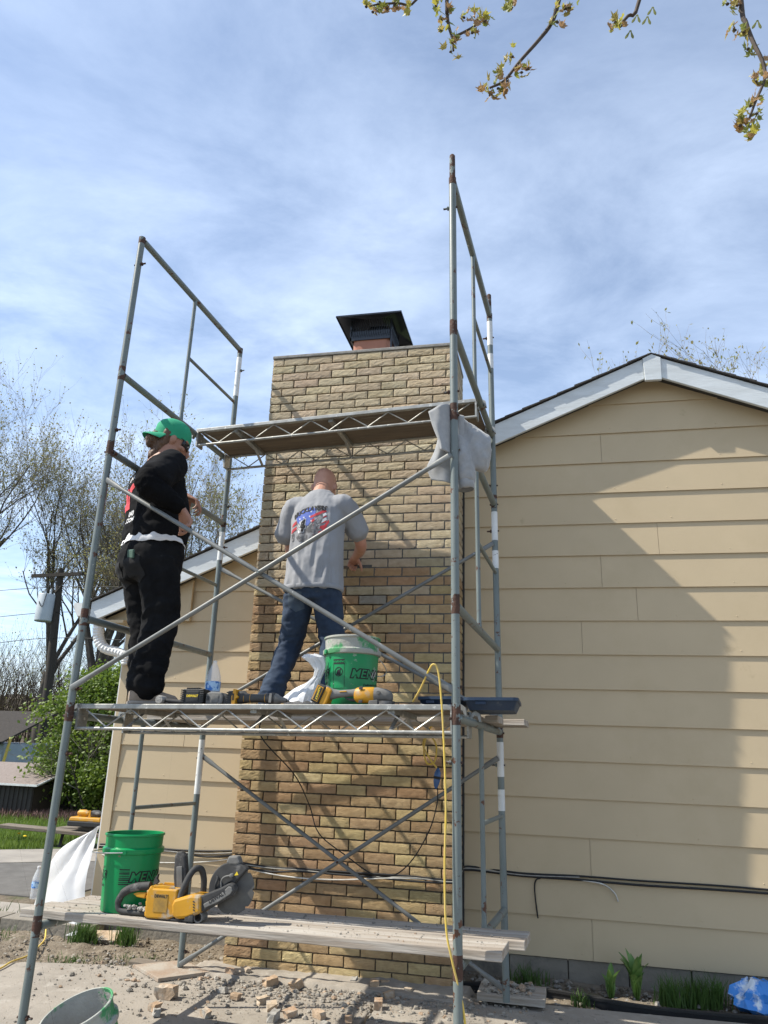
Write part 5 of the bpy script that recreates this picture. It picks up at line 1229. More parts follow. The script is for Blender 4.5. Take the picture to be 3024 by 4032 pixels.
ob('collar', MB().lathe([(.022, -.008), (.0235, -.006), (.0235, .006), (.022, .008)], n=16), MAT['cord_black'], pl, smooth=50)
wire('cord_coil', 'small coil of yellow cord hanging under the deck boards', [(1.745, 1.35, 1.36), (1.70, 1.33, 1.42), (1.66, 1.33, 1.50), (1.69, 1.34, 1.56), (1.74, 1.35, 1.50), (1.73, 1.36, 1.40), (1.685, 1.34, 1.385), (1.665, 1.33, 1.47), (1.70, 1.30, 1.58), (1.74, 1.28, 1.62)], .0055, 'cord_yellow', 'cord', True)
# cable bundle along the wall and across the chimney
zc0 = .655
def run(dz, dy, jit, seed):
    g = random.Random(seed); pts = [(XL+.02, YW-.03+dy, zc0-.03+dz)]
    for x in (-.75, -.4, -.1): pts.append((x, YW-.028+dy, zc0-.06*math.sin((x+1.07)*2.2)+dz+.02+g.uniform(-jit, jit)))
    pts += [(.27, YW-.05+dy, zc0+dz), (.305, 1.9, zc0+dz), (.31, 1.64, zc0+.012+dz)]
    for x in (.6, .85, 1.1, 1.35, 1.6, 1.86): pts.append((x, 1.628+dy*.4, zc0-.012+dz+g.uniform(-jit, jit)*.6))
    pts += [(1.895, 1.66, zc0+dz), (1.90, 1.95, zc0+dz), (1.93, YW-.03+dy, zc0+dz-.01)]
    for x in (2.3, 2.7, 3.1, 3.6, 4.2, 5.0, 6.5): pts.append((x, YW-.024+dy, zc0-.028+dz+g.uniform(-jit, jit)*.5))
    return pts
wire('service_cable', 'black service cable stapled along siding and chimney, topmost of the bundle', run(.012, 0, .008, 1), .0065, 'cord_black')
wire('service_cable', 'black service cable sagging between staples at the bottom of the bundle', run(-.010, -.006, .016, 2), .0075, 'cord_black')
wire('service_cable', 'grey-white service cable woven through the black bundle on the chimney', run(.002, -.012, .013, 3)[:-5], .0040, 'cord_grey')
wire('service_cable', 'loose white cable sagging low across the left siding to the chimney', [(XL+.05, YW-.03, .56), (-.7, YW-.03, .53), (-.3, YW-.03, .545), (.0, YW-.03, .58), (.25, YW-.05, .63), (.30, 1.66, .665), (.55, 1.625, .62), (.8, 1.622, .60), (1.1, 1.62, .605), (1.5, 1.622, .64), (1.86, 1.63, .65)], .0045, 'cord_white')
wire('cable_tail', 'cut black cable end dangling down the siding', [(2.43, YW-.03, .612), (2.40, YW-.032, .60), (2.388, YW-.03, .56), (2.39, YW-.028, .49), (2.405, YW-.026, .355)], .005, 'cord_black')
wire('cable_tail', 'short white cable end curling into a hole in the siding', [(2.60, YW-.03, .617), (2.74, YW-.032, .615), (2.86, YW-.034, .60), (2.93, YW-.03, .55), (2.952, YW-.018, .498)], .005, 'cord_white')
# ================================================================== GROUND
MAT['soil'] = M('soil', (0.155, 0.125, 0.088), (0.085, 0.068, 0.046), scale=1.4, rough=1.0, bump=0.9, bscale=9, bdist=0.05, spots=(((0.055,0.075,0.022), 0.9, 0.52, 0.66),))
MAT['dirt'] = M('dry_dirt', (0.235, 0.195, 0.145), (0.135, 0.108, 0.076), scale=7, rough=1.0, bump=1.0, bscale=40, bdist=0.02, spots=(((0.33,0.30,0.25), 22, 0.60, 0.68), ((0.07,0.085,0.03), 5, 0.64, 0.74)))
MAT['concrete'] = M('dusty_concrete', (0.315, 0.28, 0.235), (0.235, 0.21, 0.176), scale=2.4, rough=0.95, bump=0.55, bscale=70, bdist=0.006, spots=(((0.37,0.338,0.29), 6, 0.55, 0.72), ((0.17,0.15,0.125), 13, 0.60, 0.74)))
MAT['concrete_old'] = M('paving', (0.30, 0.275, 0.24), (0.235, 0.215, 0.19), scale=3, rough=0.95, bump=0.4, bscale=50, bdist=0.006)
MAT['dark_paving'] = M('darker_pavement', (0.095, 0.09, 0.083), (0.13, 0.124, 0.115), scale=5, rough=0.95, bump=0.5, bscale=60, bdist=0.006)  # pavement strip in a darker tone than the one next to it
MAT['lawn'] = M('lawn_soil', (0.045, 0.075, 0.02), (0.06, 0.095, 0.024), scale=3, rough=1.0, bump=0.8, bscale=30)
MAT['blade'] = MAT['blade']
MAT['grass'] = M('grass_blade', (0.125, 0.20, 0.03), (0.17, 0.245, 0.045), scale=2, rough=0.6, transl=0.35)
MAT['grass2'] = M('bed_grass', (0.055, 0.115, 0.022), (0.085, 0.15, 0.03), scale=8, rough=0.6, transl=0.3)
GZ = -0.06
o = ob('ground', MB().add([(-300, -200, GZ), (300, -200, GZ), (300, 500, GZ), (-300, 500, GZ)], [(0, 1, 2, 3)]), MAT['soil']); o['kind'] = 'structure'
def slab(name, poly, z0, z1, mat):
    mb = MB(); n = len(poly)
    mb.add([(p[0], p[1], z0) for p in poly] + [(p[0], p[1], z1) for p in poly], [tuple(range(n-1, -1, -1)), tuple(range(n, 2*n))] + [(i, (i+1) % n, (i+1) % n+n, i+n) for i in range(n)])
    o = ob(name, mb, MAT[mat], None, bevel=.008); o['kind'] = 'structure'; return o
slab('concrete_slab', [(-1.35, -9), (1.452, -9), (1.462, 1.515), (0.9, 1.50), (0.2, 1.47), (-0.35, 1.46), (-0.95, 1.33), (-1.10, 1.20)], GZ-.05, .018, 'concrete')
slab('concrete_slab', [(1.476, -9), (8, -9), (8, 1.68), (3.7, 1.60), (2.5, 1.56), (1.484, 1.535)], GZ-.05, .020, 'concrete')
slab('pavement', [(-30, 4.95), (-4.05, 4.95), (-3.0, 5.6), (-3.6, 6.55), (-4.75, 5.82), (-30, 5.82)], GZ-.05, -.040, 'concrete_old')
slab('paving', [(-30, 3.45), (-2.2, 3.45), (-2.0, 5.6), (-3.0, 5.58), (-4.05, 4.93), (-30, 4.93)], GZ-.05, -.046, 'dark_paving')
slab('garden_path', [(-30, 2.62), (-1.75, 2.62), (-1.75, 3.1), (-30, 3.1)], GZ-.05, -.035, 'concrete_old')
# uneven dirt strip along the house, left and right of the chimney
def bed(name, x0, x1, y0, y1, z, amp, nx, ny, seed, mat='dirt'):
    mb = MB(); vs = []; fs = []
    for j in range(ny+1):
        for i in range(nx+1):
            x = x0+(x1-x0)*i/nx; y = y0+(y1-y0)*j/ny
            e = min(1, min(i, nx-i, j, ny-j)/3)
            h = amp*(mnoise.fractal(Vector((x*3+seed, y*3, 0)), 1, 2, 5))*.5 + amp*.5*abs(mnoise.noise(Vector((x*11, y*11, seed))))
            vs.append((x, y, z*e + GZ*(1-e) - (.03 if e == 0 else 0) + h*e))
    for j in range(ny):
        for i in range(nx):
            a = j*(nx+1)+i; fs.append((a, a+1, a+nx+2, a+nx+1))
    mb.add(vs, fs); o = ob(name, mb, MAT[mat], None, smooth=80); o['kind'] = 'structure'; return o
bed('soil_bed', -3.4, 0.6, 1.12, 2.36, -.015, .055, 130, 44, 3)
bed('soil_bed', 1.7, 8.0, 1.45, 2.34, -.030, .045, 190, 32, 9)
lw = ob('lawn', MB().add([(-60, 5.83, -.052), (-4.76, 5.83, -.052), (-3.4, 6.7, -.052), (-1.4, 7.0, -.052), (-1.4, 24, -.052), (-60, 24, -.052)], [(0, 1, 2, 3, 4, 5)]), MAT['lawn']); lw['kind'] = 'structure'

def blades(name, label, cat, spots, mat, kind='stuff', hmin=.05, hmax=.11, wd=.004, lean=.5, parent=None):
    vs = []; fs = []
    for (x, y, z) in spots:
        a = rng.uniform(0, 6.283); h = rng.uniform(hmin, hmax); l = rng.uniform(0, lean)*h; b = rng.uniform(0, 6.283)
        dx_, dy_ = math.cos(a)*wd, math.sin(a)*wd; lx, ly = math.cos(b)*l, math.sin(b)*l; i = len(vs)
        vs += [(x-dx_, y-dy_, z), (x+dx_, y+dy_, z), (x+dx_*.7+lx*.35, y+dy_*.7+ly*.35, z+h*.6), (x-dx_*.7+lx*.35, y-dy_*.7+ly*.35, z+h*.6), (x+lx, y+ly, z+h)]
        fs += [(i, i+1, i+2, i+3), (i+3, i+2, i+4)]
    me = bpy.data.meshes.new(name); me.from_pydata(vs, [], fs); me.update()
    o = ob(name, me, MAT[mat], parent); tag(o, label, cat, None, kind); return o
sp_ = []
for _ in range(30000):
    y = 5.85 + 5.6*rng.random()**1.5; x = -4.3 - 6.5*rng.random() + (y-5.9)*.0
    if x > -4.75+(y-5.82)*1.6 and x > -4.75 and y < 6.6: continue
    sp_.append((x, y, -.056))
blades('lawn_grass', 'bright green lawn grass beyond the pavement and work bench', 'grass', sp_, 'grass', hmin=.06, hmax=.13, wd=.006)
MAT['weed_pink'] = M('dry_pinkish_weeds', (0.20, 0.115, 0.105), (0.14, 0.09, 0.07), scale=9, rough=.9)
sp_ = [(-5.6-4.5*rng.random(), 9.0+.9*rng.random(), -.055) for _ in range(5000)]
blades('dead_weeds', 'strip of dry purplish weeds in front of the dark shed', 'weeds', sp_, 'weed_pink', hmin=.06, hmax=.18, wd=.01)
MAT['dandelion'] = M('dandelion_yellow', (0.75, 0.52, 0.02), rough=.8)
for i, (x, y) in enumerate(((-4.98, 6.57), (-4.72, 6.35), (-5.9, 7.0), (-2.25, 2.35), (-2.15, 2.42))):
    t = thing('dandelion', 'small yellow dandelion flower standing in the green grass' if i < 3 else 'yellow dandelion flower beside the garden path by the planks', 'flower', (x, y, -.055), 'dandelions in the lawn' if i < 3 else 'dandelions by the path')
    ob('stem', MB().tube([(0, 0, 0), (.005, 0, .12)], .003, 5), MAT['grass'], t)
    ob('flower_head', MB().lathe([(.001, .118), (.022, .122), (.026, .130), (.014, .138), (.001, .140)], n=12), MAT['dandelion'], t)

# grass tufts and weeds along the foundation
def tuft(label, x, y, n, r, h0, h1, name='grass_tuft', mat='grass2', z=-.02):
    s = [(rng.gauss(0, r*.5), rng.gauss(0, r*.4), 0) for _ in range(n)]
    o = blades(name, None, None, s, mat, None, h0, h1, .0035, .7); o.location = (x, y, z); return tag(o, label, 'grass', None, 'stuff')
tuft('dense grass tuft beside the flat buff stone at the foundation', -.93, 1.97, 240, .10, .08, .20)
tuft('thin tall grass tuft right of the flat buff stone', -.62, 2.03, 110, .09, .12, .25)
tuft('low weeds growing at the edge of the concrete slab', -.72, 1.50, 170, .16, .02, .055)
tuft('low weeds growing in the dirt left of the plywood scrap', -.35, 1.72, 110, .16, .02, .05)
tuft('sparse weeds beside the concrete curb blocks', -1.75, 1.95, 150, .25, .03, .09)
tuft('grass growing at the end of the garden path', -2.3, 2.45, 260, .30, .04, .13)
for i, (x, lb) in enumerate(((3.22, 'fine grass clump growing right beside the tall lily plant'), (3.36, 'fine grass clump between the two other clumps in the edged bed'), (3.47, 'fine grass clump growing next to the blue packaging'))): tuft(lb, x, 1.90+.04*i, 190, .08, .08, .20)
tuft('small grass sprigs leaning over the black edging', 2.66, 1.72, 60, .06, .05, .10)
tuft('shaded weeds behind the timber pad by the foundation', 2.32, 2.06, 170, .13, .04, .14)

# lily-like plants
MAT['lily'] = M('strap_leaf', (0.12, 0.23, 0.05), (0.20, 0.32, 0.10), scale=9, rough=0.45, transl=0.25)
def strap_plant(label, x, y, n, h0, h1, z=-.03):
    t = thing('lily_plant', label, 'plant', (x, y, z))
    for i in range(n):
        a = 2*math.pi*i/n + rng.uniform(-.4, .4); h = rng.uniform(h0, h1); ln = rng.uniform(.12, .42)*h; w = rng.uniform(.020, .032); mb = MB(); L_ = []; R_ = []
        d_ = Vector((math.cos(a), math.sin(a)*.8, 0)); s_ = Vector((-math.sin(a), math.cos(a), 0))
        for k in range(7):
            u = k/6; c = d_*(ln*u*u) + Vector((0, 0, h*(u-.18*u*u*u))); ww = w*math.sin(math.pi*min(1, .12+u*.88))**.8
            L_.append(c - s_*ww + Vector((0, 0, .004))); R_.append(c + s_*ww + Vector((0, 0, .004))); 
        M_ = [(l+r_)/2 - Vector((0, 0, .006)) for l, r_ in zip(L_, R_)]
        mb.loft([L_, M_, R_], cap=False, closed=False)
        ob('leaf', mb, MAT['lily'], t, smooth=70)
    return t
strap_plant('tall broad-leaved green lily plant sprouting against the foundation', 3.02, 2.00, 26, .18, .35)
strap_plant('shorter pale-tipped lily plant beside the taller one', 2.86, 1.98, 12, .12, .25)
strap_plant('dark leafy plant behind the blue plastic packaging', 3.93, 2.16, 8, .14, .24)
strap_plant('small broad leaf plant between grass and blue packaging', 3.52, 2.02, 6, .10, .19)

# black landscape edging
MAT['edging'] = M('black_edging', (0.012, 0.012, 0.013), (0.02, 0.02, 0.02), scale=9, rough=0.55)
pth = spline([(1.93, 1.80, 0), (2.2, 1.86, 0), (2.5, 1.83, 0), (2.8, 1.745, 0), (3.1, 1.69, 0), (3.5, 1.70, 0), (4.2, 1.76, 0), (5.2, 1.8, 0)], 8); mb = MB()
mb.loft([[p + Vector((0, dy_, dz_)) for dy_, dz_ in ((-.004, -.08), (-.004, .012), (-.012, .015), (-.012, .030), (.0, .035), (.012, .030), (.012, .015), (.004, .012), (.004, -.08))] for p in pth])
tag(ob('lawn_edging', mb, MAT['edging'], None, smooth=40), 'black plastic landscape edging strip along the planting bed', 'edging')

# blue and white packaging
MAT['pack'] = M('blue_white_plastic', (0.04, 0.22, 0.60), (0.62, 0.68, 0.74), scale=9, lo=.48, hi=.58, rough=0.22, spots=(((0.55,0.06,0.06), 5, 0.74, 0.76),), bump=.5, bscale=20)
crumple('plastic_packaging', 'crumpled shiny blue and white plastic packaging lying in the bed', 'packaging', Matrix.Translation((3.74, 1.95, -.02)) @ rotm(0, 8, 20).to_4x4(),
        [(0, .11, .08, 0, 0), (.03, .17, .11, 0, 0), (.075, .18, .11, .01, 0), (.12, .15, .09, .01, 0), (.16, .11, .06, .0, 0), (.185, .05, .03, -.02, 0)], 'pack', .5, 9.0)

# ---------------------------------------------------------------- rubble
MAT['frag'] = M('broken_brick', (1, 1, 1), (0.75, 0.72, 0.68), scale=30, rough=0.95, objcolor=True, bump=0.8, bscale=70, bdist=.006, spots=(((0.40,0.37,0.32), 12, 0.50, 0.66),))
def fragment(size, seed):
    g = random.Random(seed); w, d_, h = size*g.uniform(.9, 1.1), size*g.uniform(.55, .8), size*g.uniform(.5, .65); mb = MB(); nx = 5; rings = []
    for i in range(nx+1):
        u = i/nx; e = .0
        ring = []
        for k, (a, b) in enumerate(((-1, 0), (0, 0), (1, 0), (1, .5), (1, 1), (0, 1), (-1, 1), (-1, .5))):
            brk = g.uniform(-.16, .16) if i in (0, nx) else g.uniform(-.03, .03)
            ring.append(Vector(((u-.5)*w + brk*w*(.9 if i in (0, nx) else .2), a*d_/2*g.uniform(.9, 1.05), h*b*g.uniform(.93, 1.04) if b else 0)))
        rings.append(ring)
    mb.loft(rings); return mb
frs = [(0.274, 0.951, 0.119), (0.313, 0.748, 0.074), (0.622, 0.741, 0.077), (0.549, 1.142, 0.059), (0.668, 1.057, 0.076), (0.774, 1.359, 0.095), (0.927, 0.967, 0.088), (1.065, 0.886, 0.077), (0.532, 1.541, 0.075), (0.455, 1.472, 0.088), (0.844, 1.039, 0.071), (0.945, 1.35, 0.086), (1.403, 1.538, 0.095), (1.452, 1.60, 0.067), (1.532, 1.365, 0.073), (1.505, 1.169, 0.092), (1.224, 0.918, 0.082), (1.256, 1.587, 0.058), (1.625, 1.502, 0.063), (0.998, 0.80, 0.086), (0.363, 0.671, 0.069), (1.30, 0.78, 0.061), (1.40, 0.898, 0.061)]
greyi = {3, 17, 19, 20, 21}
flab = ['buff broken brick piece with notched face, largest on the open concrete', 'small buff brick chip lying left of the larger broken brick']
for i, (x, y, s) in enumerate(frs):
    o = ob('brick_fragment', fragment(s*.86, i*13+5), MAT['frag'], None)
    c = (.34, .33, .31) if i in greyi else rng.choice([(.44, .32, .215), (.41, .29, .19), (.47, .36, .26), (.39, .27, .18), (.48, .39, .29)])
    o.color = (*c, 1); o.location = (x, y, .020); o.rotation_euler = (rng.uniform(-.15, .15), rng.uniform(-.2, .2), rng.uniform(0, 6.28))
    if i == 0: o.rotation_euler = (0, 0, .1)
    if i < 2: tag(o, flab[i], 'brick fragment')
    elif i in greyi: tag(o, 'grey chunk of broken mortar among the rubble by the chimney', 'mortar chunk', 'grey mortar chunks in the rubble')
    elif y > 1.3: tag(o, 'broken buff brick piece in the dust heap at the chimney foot', 'brick fragment', 'broken brick pieces at the chimney foot')
    elif x > 1.46: tag(o, 'broken buff brick piece beside the open joint in the slab', 'brick fragment')
    elif y > 1.0: tag(o, 'broken buff brick piece halfway between chimney foot and tilted bucket', 'brick fragment', 'broken brick pieces halfway across the slab')
    else: tag(o, 'broken buff brick piece out on the slab, well clear of the chimney', 'brick fragment', 'broken brick pieces out on the slab')
MAT['rubble'] = M('mortar_rubble', (1, 1, 1), (0.7, 0.68, 0.65), scale=30, rough=1.0, attr='Col', bump=.6, bscale=90)
def scatter(name, label, n, fn, smin, smax, seed, mw=None, cols=None, parent=None):
    g = random.Random(seed); VV = []; FF = []; CC = []
    cols = cols or [(.33, .305, .265), (.29, .268, .235), (.37, .34, .295), (.24, .222, .196), (.34, .31, .265), (.38, .28, .20), (.31, .285, .25)]
    for _ in range(n):
        p = fn(g)
        if p is None: continue
        s = smin + (smax-smin)*g.random()**5.5; b = len(VV); nn = 5; a0 = g.uniform(0, 6.28); fl = g.uniform(.22, .6)
        for z_, rr in ((-.15, .9), (.35, 1.0), (.9, .55)):
            for k in range(nn):
                VV.append((p[0]+s*.5*rr*math.cos(a0+2*math.pi*k/nn)*g.uniform(.7, 1.3), p[1]+s*.5*rr*math.sin(a0+2*math.pi*k/nn)*g.uniform(.6, 1.2), p[2]+s*fl*z_*g.uniform(.8, 1.1)))
        f0 = len(FF)
        for r_ in range(2):
            for k in range(nn): FF.append((b+r_*nn+k, b+r_*nn+(k+1) % nn, b+(r_+1)*nn+(k+1) % nn, b+(r_+1)*nn+k))
        FF.append(tuple(b+2*nn+k for k in range(nn))); c = g.choice(cols); kk = g.uniform(.82, 1.12); c = tuple(v*kk for v in c)
        CC += [(*c, 1)]*(len(FF)-f0)
    me = bpy.data.meshes.new(name); me.from_pydata(VV, [], FF)
    ca = me.color_attributes.new('Col', 'FLOAT_COLOR', 'CORNER'); dat = []
    for c, p in zip(CC, me.polygons): dat += list(c)*p.loop_total
    ca.data.foreach_set('color', np.array(dat, dtype=np.float32)); me.update()
    o = ob(name, me, MAT['rubble'], parent, mw=mw); o['kind'] = 'stuff'
    if label: o['label'] = label; o['category'] = 'rubble'
    return o
def near_chimney(g):
    x = g.gauss(1.05, .75); d_ = abs(g.gauss(0, .36)); y = 1.63 - d_
    if not -.7 < x < 2.6 or y < .2: return None
    return (x, y, .020 if y < 1.49 else .012)
scatter('rubble', 'grey and buff mortar rubble strewn on the concrete below the chimney', 5600, near_chimney, .005, .042, 1)
scatter('gravel_crumbs', 'sparse mortar crumbs and grit spread over the open concrete slab', 1600, lambda g: (g.uniform(-1.2, 3.9), g.uniform(-.6, 1.45), .020), .004, .018, 2)
scatter('bed_stones', 'small stones and clods in the dirt along the foundation', 2600, lambda g: (g.uniform(-3.0, .3), g.uniform(1.36, 2.2), -.012+g.uniform(0, .015)), .008, .038, 3, cols=[(.26, .22, .17), (.20, .165, .12), (.34, .31, .26), (.15, .12, .085)])
scatter('bed_stones', 'grey rubble lying in the planting bed right of the chimney', 1500, lambda g: (g.uniform(1.9, 4.6), g.uniform(1.72, 2.22), -.030+g.uniform(0, .02)), .008, .045, 4, cols=[(.26, .24, .21), (.20, .18, .15), (.33, .31, .28), (.13, .11, .08)])
scatter('pad_rubble', 'chips of mortar piled round the scaffold foot on the timber pad', 170, lambda g: (2.08+g.random()*.30, 1.42+g.random()*.24, .083+.03*max(0, .5-abs(g.random()-.5))), .010, .050, 5)
scatter('deck_crumbs', 'mortar crumbs and grit scattered over the lowest planks', 900, lambda g: (g.uniform(-.1, 2.3), g.choice([g.uniform(.08, .29), g.uniform(.33, .545)]), .623), .003, .014, 6, mw=S4.copy())
scatter('deck_crumbs', 'mortar crumbs along the front edge of the tool-laden walk board', 240, lambda g: (g.uniform(.1, 2.05), g.uniform(.045, .5), 1.647), .003, .012, 7, mw=S4.copy())
# dust heap against the chimney foot
bed('mortar_dust_heap', .12, 2.05, 1.36, 1.74, .035, .030, 90, 20, 5, 'concrete')

# timber pad and plywood scrap under the rear feet
o = tag(ob('timber_pad', MB().box((0, 0, .020), (.40, .27, .040)), MAT['wood_fresh'], None, bevel=.004), 'short timber pad under the rear right scaffold foot', 'timber pad'); o.location = (2.255, 1.545, .042); o.rotation_euler = (0, 0, -.02)
o.data.materials.clear(); o.data.materials.append(MAT['plank'])
mbp = MB().prism([(-.12, 0), (.12, 0), (.12, .011), (-.12, .011)], 0, .26)
o = tag(ob('plywood_scrap', MB().add([(-.20, 1.42, 0), (.09, 1.20, 0), (.33, 1.44, 0), (.04, 1.62, 0), (-.20, 1.42, .022), (.09, 1.20, .022), (.33, 1.44, .022), (.04, 1.62, .022)], [(3, 2, 1, 0), (4, 5, 6, 7), (0, 1, 5, 4), (1, 2, 6, 5), (2, 3, 7, 6), (3, 0, 4, 7)]), MAT['wood_old'], None, bevel=.002), 'dust-covered plywood scrap under the rear left scaffold foot', 'plywood'); o.location = (0, 0, .020)
MAT['ply_dust'] = M('dust_covered_ply', (0.34, 0.305, 0.255), (0.28, 0.20, 0.14), scale=6, rough=.95, bump=.4, bscale=60); o.data.materials.clear(); o.data.materials.append(MAT['ply_dust'])
tag(ob('plywood_scrap', MB().box((-.14, 1.58, .012), (.34, .10, .020), rotm(0, 0, -6)), MAT['wood_old'], None, bevel=.002), 'thin weathered board lying behind the plywood scrap', 'board')
# flat stone and curb blocks by the house corner
o = ob('flat_stone', fragment(.16, 77), MAT['frag'], None); o.color = (.55, .42, .29, 1); o.location = (-.80, 2.06, -.03); o.rotation_euler = (R(-50), 0, .2); tag(o, 'flat buff stone leaning against the foundation', 'stone')
for i, (x, y) in enumerate(((-2.35, 2.16), (-1.94, 2.17), (-1.53, 2.16), (-1.12, 2.14))):
    o = tag(ob('curb_block', MB().box((0, 0, .05), (.395, .19, .19)), MAT['foundation'], None, bevel=.006), ['last concrete curb block of the row, farthest from the house corner', 'third concrete curb block from the house corner', 'second concrete curb block from the house corner', 'concrete curb block touching the house corner'][i], 'concrete block', 'concrete curb blocks'); o.location = (x, y, -.06); o.rotation_euler = (0, 0, rng.uniform(-.03, .03))
wire('extension_cord', 'yellow cord running over the dirt left of the scaffold', [(-.98, .75, .026), (-.97, 1.08, .028), (-1.0, 1.26, .03), (-1.02, 1.46, .02), (-1.12, 1.73, .02), (-1.2, 1.89, .02), (-1.30, 2.04, .06), (-1.32, 2.14, .14)], .006, 'cord_yellow', 'cord')
# white plastic sheet leaning at the house corner
mb = MB(); nx, ny = 26, 22; rings = []
A_, B_, C_ = Vector((-1.13, 2.33, .76)), Vector((-1.74, 2.46, -.03)), Vector((-1.02, 2.06, .02))
for j in range(ny+1):
    v = j/ny; row = []
    lft = A_.lerp(B_, v); rgt = A_.lerp(C_, v)
    lft = lft + Vector((-.10*math.sin(math.pi*v), 0, .12*math.sin(math.pi*v)))
    for i in range(nx+1):
        u = i/nx; p = lft.lerp(rgt, u) + Vector((0, -.10*math.sin(math.pi*u)*v, 0))
        q_ = Vector((u*3.0, v*3.0, 2.0)); p += Vector((0, -.10*abs(mnoise.noise(q_*.7)) - .010*abs(mnoise.noise(q_*2.0)), .02*mnoise.noise(q_)))
        row.append(p)
    rings.append(row)
mb.loft(rings, cap=False, closed=False)
o = tag(ob('plastic_sheet', mb, MAT['film'], None, smooth=28), 'white plastic sheet draped from the house corner to the ground', 'plastic sheet')
bottle('clear water bottle standing on the dark pavement beside the plastic sheet', (-2.30, 3.28, -.03), lab='bottle_label', cap=True, sc_=1.35)

# ---------------------------------------------------------------- work bench with yellow tool case
wb = thing('work_bench', 'low bench of weathered planks across a trestle on the pavement', 'bench', (-4.3, 6.5, -.04))
ob('bench_plank', MB().box((0, 0, .19), (1.75, .24, .045), rotm(0, 2, 4)), MAT['wood_old'], wb, bevel=.006)
ob('bench_plank', MB().box((.35, .28, .215), (1.05, .26, .045), rotm(0, -3, -4)), MAT['wood_old'], wb, bevel=.006)
for x in (-.1, .55): ob('trestle_leg', MB().tube([(x+.18, -.06, -.02), (x+.14, .05, .16)], .022, 8), MAT['edging'], wb)
ob('trestle_beam', MB().box((.40, .12, .155), (.9, .07, .03)), MAT['edging'], wb)
tb = thing('tool_case', 'yellow and black tool case with drills on the low bench', 'tool case', (-3.90, 6.60, .225))
ob('case_base', MB().box((0, 0, .035), (.52, .30, .07)), MAT['dark_plastic'], tb, bevel=.012)
ob('case_lid', MB().box((0, 0, .095), (.50, .29, .055), taper=.94), MAT['tool_yellow'], tb, bevel=.014)
for x in (-.12, .08): ob('drill_body', MB().loft([ell((x+dx_, -.02, .165), (0, .04, 0), (0, 0, h), 12) for dx_, h in ((-.06, .03), (-.04, .045), (.05, .05), (.09, .035), (.11, .02))]), MAT['tool_yellow' if x < 0 else 'tool_dark'], tb, smooth=50)
ob('drill_stripe', MB().box((.02, -.062, .165), (.03, .006, .09)), MAT['tool_yellow'], tb)
# ---------------------------------------------------------------- low shed and neighbour's house
MAT['shed_wall'] = M('dark_brown_metal', (0.030, 0.025, 0.021), (0.04, 0.034, 0.028), scale=6, rough=.7)
MAT['shed_roof'] = M('faded_shed_roof', (0.25, 0.205, 0.18), (0.19, 0.155, 0.135), scale=9, rough=.85, stretch=(4, 1, 1))
sh = thing('storage_shed', 'low dark brown shed with faded sloping roof beyond the lawn', 'shed', (-8.4, 10.1, -.06))
ob('wall', MB().box((0, 0, .28), (3.1, 1.5, .58)), MAT['shed_wall'], sh)
for i in range(32): ob('wall_panel', MB().box((-1.50+i*.097, -.756, .28), (.05, .014, .56)), MAT['shed_wall'], sh)
rp = [(-1.62, -.86, .56), (1.68, -.86, .56), (1.40, .86, .86), (-1.62, .86, .86)]
ob('roof', MB().add([Vector(p) for p in rp] + [Vector(p)+Vector((0, 0, .035)) for p in rp], [(3, 2, 1, 0), (4, 5, 6, 7), (0, 1, 5, 4), (1, 2, 6, 5), (2, 3, 7, 6), (3, 0, 4, 7)]), MAT['shed_roof'], sh)
ob('roof_trim', MB().box((.03, -.87, .582), (3.32, .02, .035)), MAT['white_metal'], sh)
ob('roof_trim', MB().tube([(1.69, -.86, .585), (1.41, .86, .885)], .02, 6), MAT['white_metal'], sh)
MAT['neigh'] = M('pale_blue_siding', (0.30, 0.35, 0.40), (0.24, 0.28, 0.32), scale=3, rough=.6)
MAT['neigh_roof'] = M('brown_shingle_shaded', (0.026, 0.022, 0.019), (0.042, 0.035, 0.03), scale=12, rough=.95, bump=.5, bscale=30)  # brown roof, its colour darkened to stand for the shade of trees
nh = thing('neighbour_house', 'neighbouring low house with brown roof and pale metal siding', 'house', (-17.9, 19.5, -.1))
ob('wall', MB().box((0, 0, .55), (7.0, 3.0, 1.2)), MAT['neigh'], nh)
for i in range(8): ob('siding_strip', MB().box((0, -1.512, .08+i*.14), (7.0, .02, .11), rotm(-6)), MAT['neigh'], nh)
ob('roof', MB().prism([(-3.7, 1.15), (3.7, 1.15), (3.7, 1.22), (-3.7, 1.22)], -1.9, -1.8).add([(-3.7, -1.9, 1.15), (3.7, -1.9, 1.15), (3.5, 1.0, 2.15), (-3.5, 1.0, 2.15), (-3.7, -1.9, 1.20), (3.7, -1.9, 1.20), (3.5, 1.0, 2.22), (-3.5, 1.0, 2.22)], [(3, 2, 1, 0), (4, 5, 6, 7), (0, 1, 5, 4), (1, 2, 6, 5), (2, 3, 7, 6), (3, 0, 4, 7)]), MAT['neigh_roof'], nh)
o = tag(ob('guy_wire_guard', MB().tube([(-14.35, 18.0, .2), (-14.18, 18.0, 1.25)], .045, 8), MAT['cord_yellow'], None), 'yellow plastic guy wire guard in front of the pale siding', 'guy guard')
